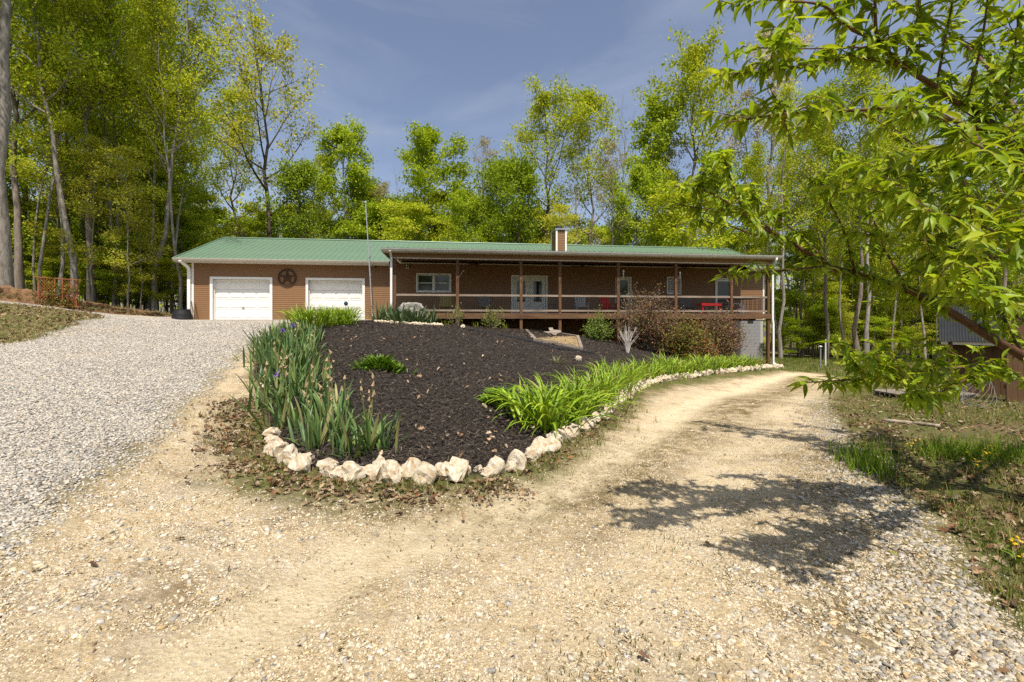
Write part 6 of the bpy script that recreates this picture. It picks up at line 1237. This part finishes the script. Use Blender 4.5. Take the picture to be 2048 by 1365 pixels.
# ------------------------------------------------------------------ the peach tree in front
PBARK = mat('peach_bark', (.15, .07, .04), (.07, .035, .024), 30, .6, (1, 1, 1), .003); PLEAF = leaf_mat('peach_leaf', 1, .5, .42, .3)
peach = thing('peach_tree', 'peach tree reaching in from the right with drooping narrow green leaves', 'tree', (4.72, 3.9, h1(4.72, 3.9)))
PO = peach.location.copy(); rp = np.random.RandomState(21); SH_ = []      # shoots that carry leaves: (points, leaf spacing)
def limb(pts, r0, r1, leafy=True, name='branch', dens=1.0, start=.0):
    P3 = [at(*p) - PO for p in pts]; n = len(P3); fine = []
    for i in range(n - 1):
        p0 = P3[max(i - 1, 0)]; p1 = P3[i]; p2 = P3[i + 1]; p3 = P3[min(i + 2, n - 1)]
        for j in range(5):
            t = j / 5; fine.append(.5 * ((2 * p1) + (p2 - p0) * t + (2 * p0 - 5 * p1 + 4 * p2 - p3) * t * t + (3 * p1 - p0 - 3 * p2 + p3) * t ** 3))
    fine.append(P3[-1]); m = len(fine); rad = [r0 + (r1 - r0) * i / (m - 1) for i in range(m)]; b = MB(); b.tube(fine, rad, 8); b.build(name, PBARK, peach, True)
    if leafy: SH_.append((np.array([tuple(v) for v in fine[int(start * m):]]), dens))
    return [np.array(v) for v in fine], rad
t1 = limb([(2132, 1040, 3.9), (2128, 900, 3.9), (2122, 790, 3.88), (2122, 700, 3.8), (2130, 560, 3.55), (2112, 420, 3.25)], .085, .05, False, 'trunk')
t1 = limb([(2112, 425, 3.25), (2048, 293, 3.0), (1973, 243, 2.9), (1919, 209, 2.85), (1872, 175, 2.8), (1804, 131, 2.7), (1757, 81, 2.6), (1750, 10, 2.5), (1745, -60, 2.45)], .030, .004, True, 'branch', .8)
l1 = limb([(2124, 770, 3.88), (2048, 715, 3.8), (1979, 674, 3.7), (1891, 619, 3.6), (1818, 581, 3.55), (1710, 548, 3.5), (1657, 531, 3.45), (1569, 478, 3.4), (1490, 430, 3.3), (1420, 385, 3.2), (1350, 372, 3.1)], .042, .004, True, 'branch', .8, .3)
sec = [l1, t1]
for pts, r0, r1, dn in (([(1569, 478, 3.4), (1500, 440, 3.2), (1470, 380, 3.1), (1444, 303, 3.0)], .012, .003, 1.2), ([(1657, 533, 3.4), (1566, 541, 3.2), (1500, 548, 3.1), (1440, 552, 3.05)], .009, .003, .55),
        ([(2030, 288, 2.97), (1930, 250, 2.8), (1850, 225, 2.7), (1814, 216, 2.6), (1700, 222, 2.5), (1600, 225, 2.4), (1540, 232, 2.35), (1455, 245, 2.3)], .016, .003, .85), ([(1804, 131, 2.7), (1707, 115, 2.55), (1640, 130, 2.45), (1535, 141, 2.35), (1425, 152, 2.25)], .010, .003, .95), ([(1757, 95, 2.62), (1700, 96, 2.5), (1620, 98, 2.4), (1532, 97, 2.3)], .006, .002, .25),
        ([(1757, 81, 2.6), (1693, 54, 2.5), (1649, 13, 2.4), (1579, 3, 2.35), (1467, -4, 2.3)], .011, .003, .9), ([(2118, 780, 3.7), (2000, 740, 3.3), (1940, 735, 3.2), (1845, 743, 3.0), (1774, 756, 2.9), (1692, 761, 2.8), (1597, 766, 2.7)], .013, .003, .8),
        ([(2000, 740, 3.3), (1930, 760, 3.0), (1870, 790, 2.8), (1815, 800, 2.7)], .007, .003, .9), ([(1891, 619, 3.6), (1865, 520, 3.45), (1842, 420, 3.3), (1830, 320, 3.2)], .014, .003, 1.1), ([(1710, 548, 3.5), (1690, 470, 3.35), (1655, 400, 3.2), (1610, 350, 3.1)], .011, .003, 1.1), ([(1657, 531, 3.45), (1600, 470, 3.5), (1540, 430, 3.4), (1500, 370, 3.3)], .010, .003, 1.1),
        ([(2112, 430, 3.25), (1990, 440, 3.1), (1880, 400, 3.0), (1780, 385, 2.95), (1690, 380, 2.9)], .015, .003, 1.0), ([(2120, 540, 3.5), (2010, 520, 3.3), (1920, 500, 3.2), (1830, 480, 3.1), (1740, 470, 3.05)], .013, .003, 1.0), ([(1979, 674, 3.7), (1960, 580, 3.6), (1950, 480, 3.5), (1930, 400, 3.4)], .012, .003, 1.1), ([(1872, 175, 2.8), (1890, 80, 2.7), (1905, 0, 2.6), (1910, -60, 2.55)], .008, .003, .9),
        ([(1930, 215, 2.85), (1960, 100, 2.75), (1975, 0, 2.65), (1980, -60, 2.6)], .008, .003, .9), ([(2000, 260, 2.9), (2025, 130, 2.8), (2040, 0, 2.7)], .008, .003, .9), ([(2060, 330, 3.05), (2000, 330, 2.9), (1930, 320, 2.8), (1860, 300, 2.7)], .010, .003, 1.0), ([(1818, 581, 3.55), (1770, 500, 3.6), (1740, 420, 3.6), (1700, 330, 3.6)], .011, .003, 1.1),
        ([(2048, 715, 3.8), (2010, 640, 3.9), (1990, 560, 3.9), (1980, 470, 3.9)], .012, .003, 1.1), ([(1569, 478, 3.4), (1510, 470, 3.5), (1450, 450, 3.5), (1380, 440, 3.45)], .008, .003, 1.0), ([(1490, 430, 3.3), (1430, 420, 3.3), (1385, 415, 3.25), (1345, 405, 3.2)], .006, .003, 1.0), ([(2110, 400, 3.2), (2060, 200, 3.0), (2050, 60, 2.9)], .02, .004, 1.0), ([(1804, 131, 2.7), (1830, 60, 2.65), (1840, -30, 2.6)], .007, .003, .9),
        ([(2112, 520, 3.6), (1990, 430, 4.2), (1880, 330, 4.8), (1750, 240, 5.2), (1620, 190, 5.4)], .024, .004, .5), ([(2110, 420, 3.3), (2020, 200, 4.0), (1930, 90, 4.6), (1800, 10, 5.0), (1700, -70, 5.2)], .022, .004, .6), ([(2122, 700, 3.8), (2000, 600, 4.4), (1900, 500, 4.9), (1800, 430, 5.3), (1690, 390, 5.6)], .022, .004, .45), ([(2120, 600, 3.7), (2060, 480, 4.4), (2000, 380, 5.0), (1940, 300, 5.4), (1860, 230, 5.8)], .02, .004, .9), ([(2110, 420, 3.3), (2150, 150, 3.6), (2120, -80, 4.0), (2000, -250, 4.4), (1850, -330, 4.6)], .025, .004, .9), ([(2124, 760, 3.9), (2060, 690, 4.6), (1990, 640, 5.2), (1900, 600, 5.6)], .018, .004, .8),
        ([(2100, 540, 3.2), (2060, 510, 2.7), (2000, 470, 2.3), (1930, 440, 2.1), (1850, 420, 2.0)], .010, .003, .6), ([(2110, 640, 3.3), (2060, 620, 2.8), (2005, 600, 2.4), (1950, 575, 2.2), (1880, 550, 2.1)], .010, .003, .55), ([(2100, 400, 3.0), (2050, 350, 2.5), (1990, 310, 2.2), (1930, 280, 2.0)], .009, .003, .6),
        ([(2124, 700, 3.8), (2300, 500, 4.0), (2450, 350, 4.2), (2560, 300, 4.5)], .03, .004, .9), ([(2125, 560, 3.6), (2350, 300, 3.6), (2500, 100, 3.6)], .03, .004, .9), ([(2124, 720, 3.8), (2350, 620, 3.2), (2500, 560, 2.8)], .025, .004, .9), ([(2112, 430, 3.25), (2250, 100, 3.8), (2300, -150, 4.4)], .025, .004, .9)):
    sec.append(limb(pts, r0, r1, True, 'branch', dn))
# short side shoots
for fine, rad in sec:
    n = len(fine); L = sum(np.linalg.norm(fine[i + 1] - fine[i]) for i in range(n - 1))
    for _ in range(int(L * 5.5)):
        i = rp.randint(int(n * .25), n); p = fine[i]; W = p + np.array(PO)
        sx_ = 1024 + F * W[0] / W[1]; sy_ = HZ - F * W[2] / W[1]
        if sx_ < 1560 and rp.rand() < .4: continue
        d = rp.normal(0, 1, 3) * np.array([1, .9, .6]) + np.array([-.15, 0, .75]); d /= np.linalg.norm(d); l_ = rp.uniform(.12, .42) * (1.0 if sx_ > 1700 else .6); q = [p, p + d * l_ * .5 + rp.normal(0, .015, 3), p + d * l_ + np.array([0, 0, -.03 * l_])]; SH_.append((np.array(q), 1.0)); SH_[-1] = (np.array(q), 1.0)
tw = MB()
for q, dn in SH_:
    if len(q) == 3: tw.tube(q, [.0035, .003, .0015], 4, False)
tag(tw.build('twigs', PBARK, peach), kind='stuff')
def peach_leaf(bend, wd):
    v, f = strap(1.0, wd, 1.25, bend, 4, .22, .3); v[:, 0] *= np.repeat([.3, 1.05, 1.15, .85, .1], 3); return v, f
PL = [peach_leaf(.5, .25), peach_leaf(.9, .23), peach_leaf(1.3, .26), peach_leaf(.2, .27), peach_leaf(1.6, .22)]
pos, ang, pit, siz = [], [], [], []
for q, dn in SH_:
    L = np.linalg.norm(np.diff(q, axis=0), axis=1); cs = np.concatenate([[0], np.cumsum(L)]); n = max(3, int(cs[-1] * 88 * dn)); s = np.sort(rp.rand(n)) * cs[-1]
    p = np.stack([np.interp(s, cs, q[:, k]) for k in range(3)], 1); d = q[-1] - q[0]; a0 = math.atan2(-d[0], d[1]); a = a0 + rp.normal(0, 1.15, n); pos.append(p + rp.normal(0, .006, (n, 3))); ang.append(a); pit.append(rp.normal(-.7, .5, n) ); siz.append(rp.uniform(.065, .14, n))
pos = np.concatenate(pos); ang = np.concatenate(ang); pit = np.concatenate(pit); siz = np.concatenate(siz); n = len(pos); print('peach leaves', n)
PP = np.array([(.25, .36, .016), (.30, .41, .02), (.17, .26, .014), (.40, .48, .028), (.34, .38, .03)]); ci = rp.randint(0, 5, n); vi = rp.randint(0, 5, n); rol = rp.normal(0, .35, n); rot = eul(pit, rol, ang)
Wp = pos + np.array(PO); inview = (Wp[:, 1] > .5) & (np.abs(Wp[:, 0] / Wp[:, 1]) < 1.1) & (np.abs(Wp[:, 2] / Wp[:, 1]) < .7); score = np.where(inview, siz / Wp[:, 1], 0) * np.where(Wp[:, 0] / Wp[:, 1] < .75, 1.3, 1); big = np.zeros(n, bool); big[np.argsort(-score)[:300]] = True
lm = {}
for i in np.nonzero(big)[0]:
    k = (vi[i], ci[i])
    if k not in lm: lm[k] = np_mesh('leaf', PL[k[0]][0], PL[k[0]][1], PLEAF, np.tile(PP[k[1]], (len(PL[k[0]][0]), 1)), True)
    o = link('leaf', lm[k], peach); o.location = pos[i]; o.rotation_euler = (pit[i], rol[i], ang[i]); o.scale = (siz[i],) * 3
parts = []; col = PP[ci] * rp.uniform(.8, 1.2, (n, 1))
for k in range(5): m = (vi == k) & ~big; parts.append(stamp(PL[k][0], PL[k][1], pos[m], rot[m], siz[m], col[m]))
V, Fc, T = cat_np(parts); tag(np_obj('foliage', V, Fc, PLEAF, T, peach, True), kind='stuff')
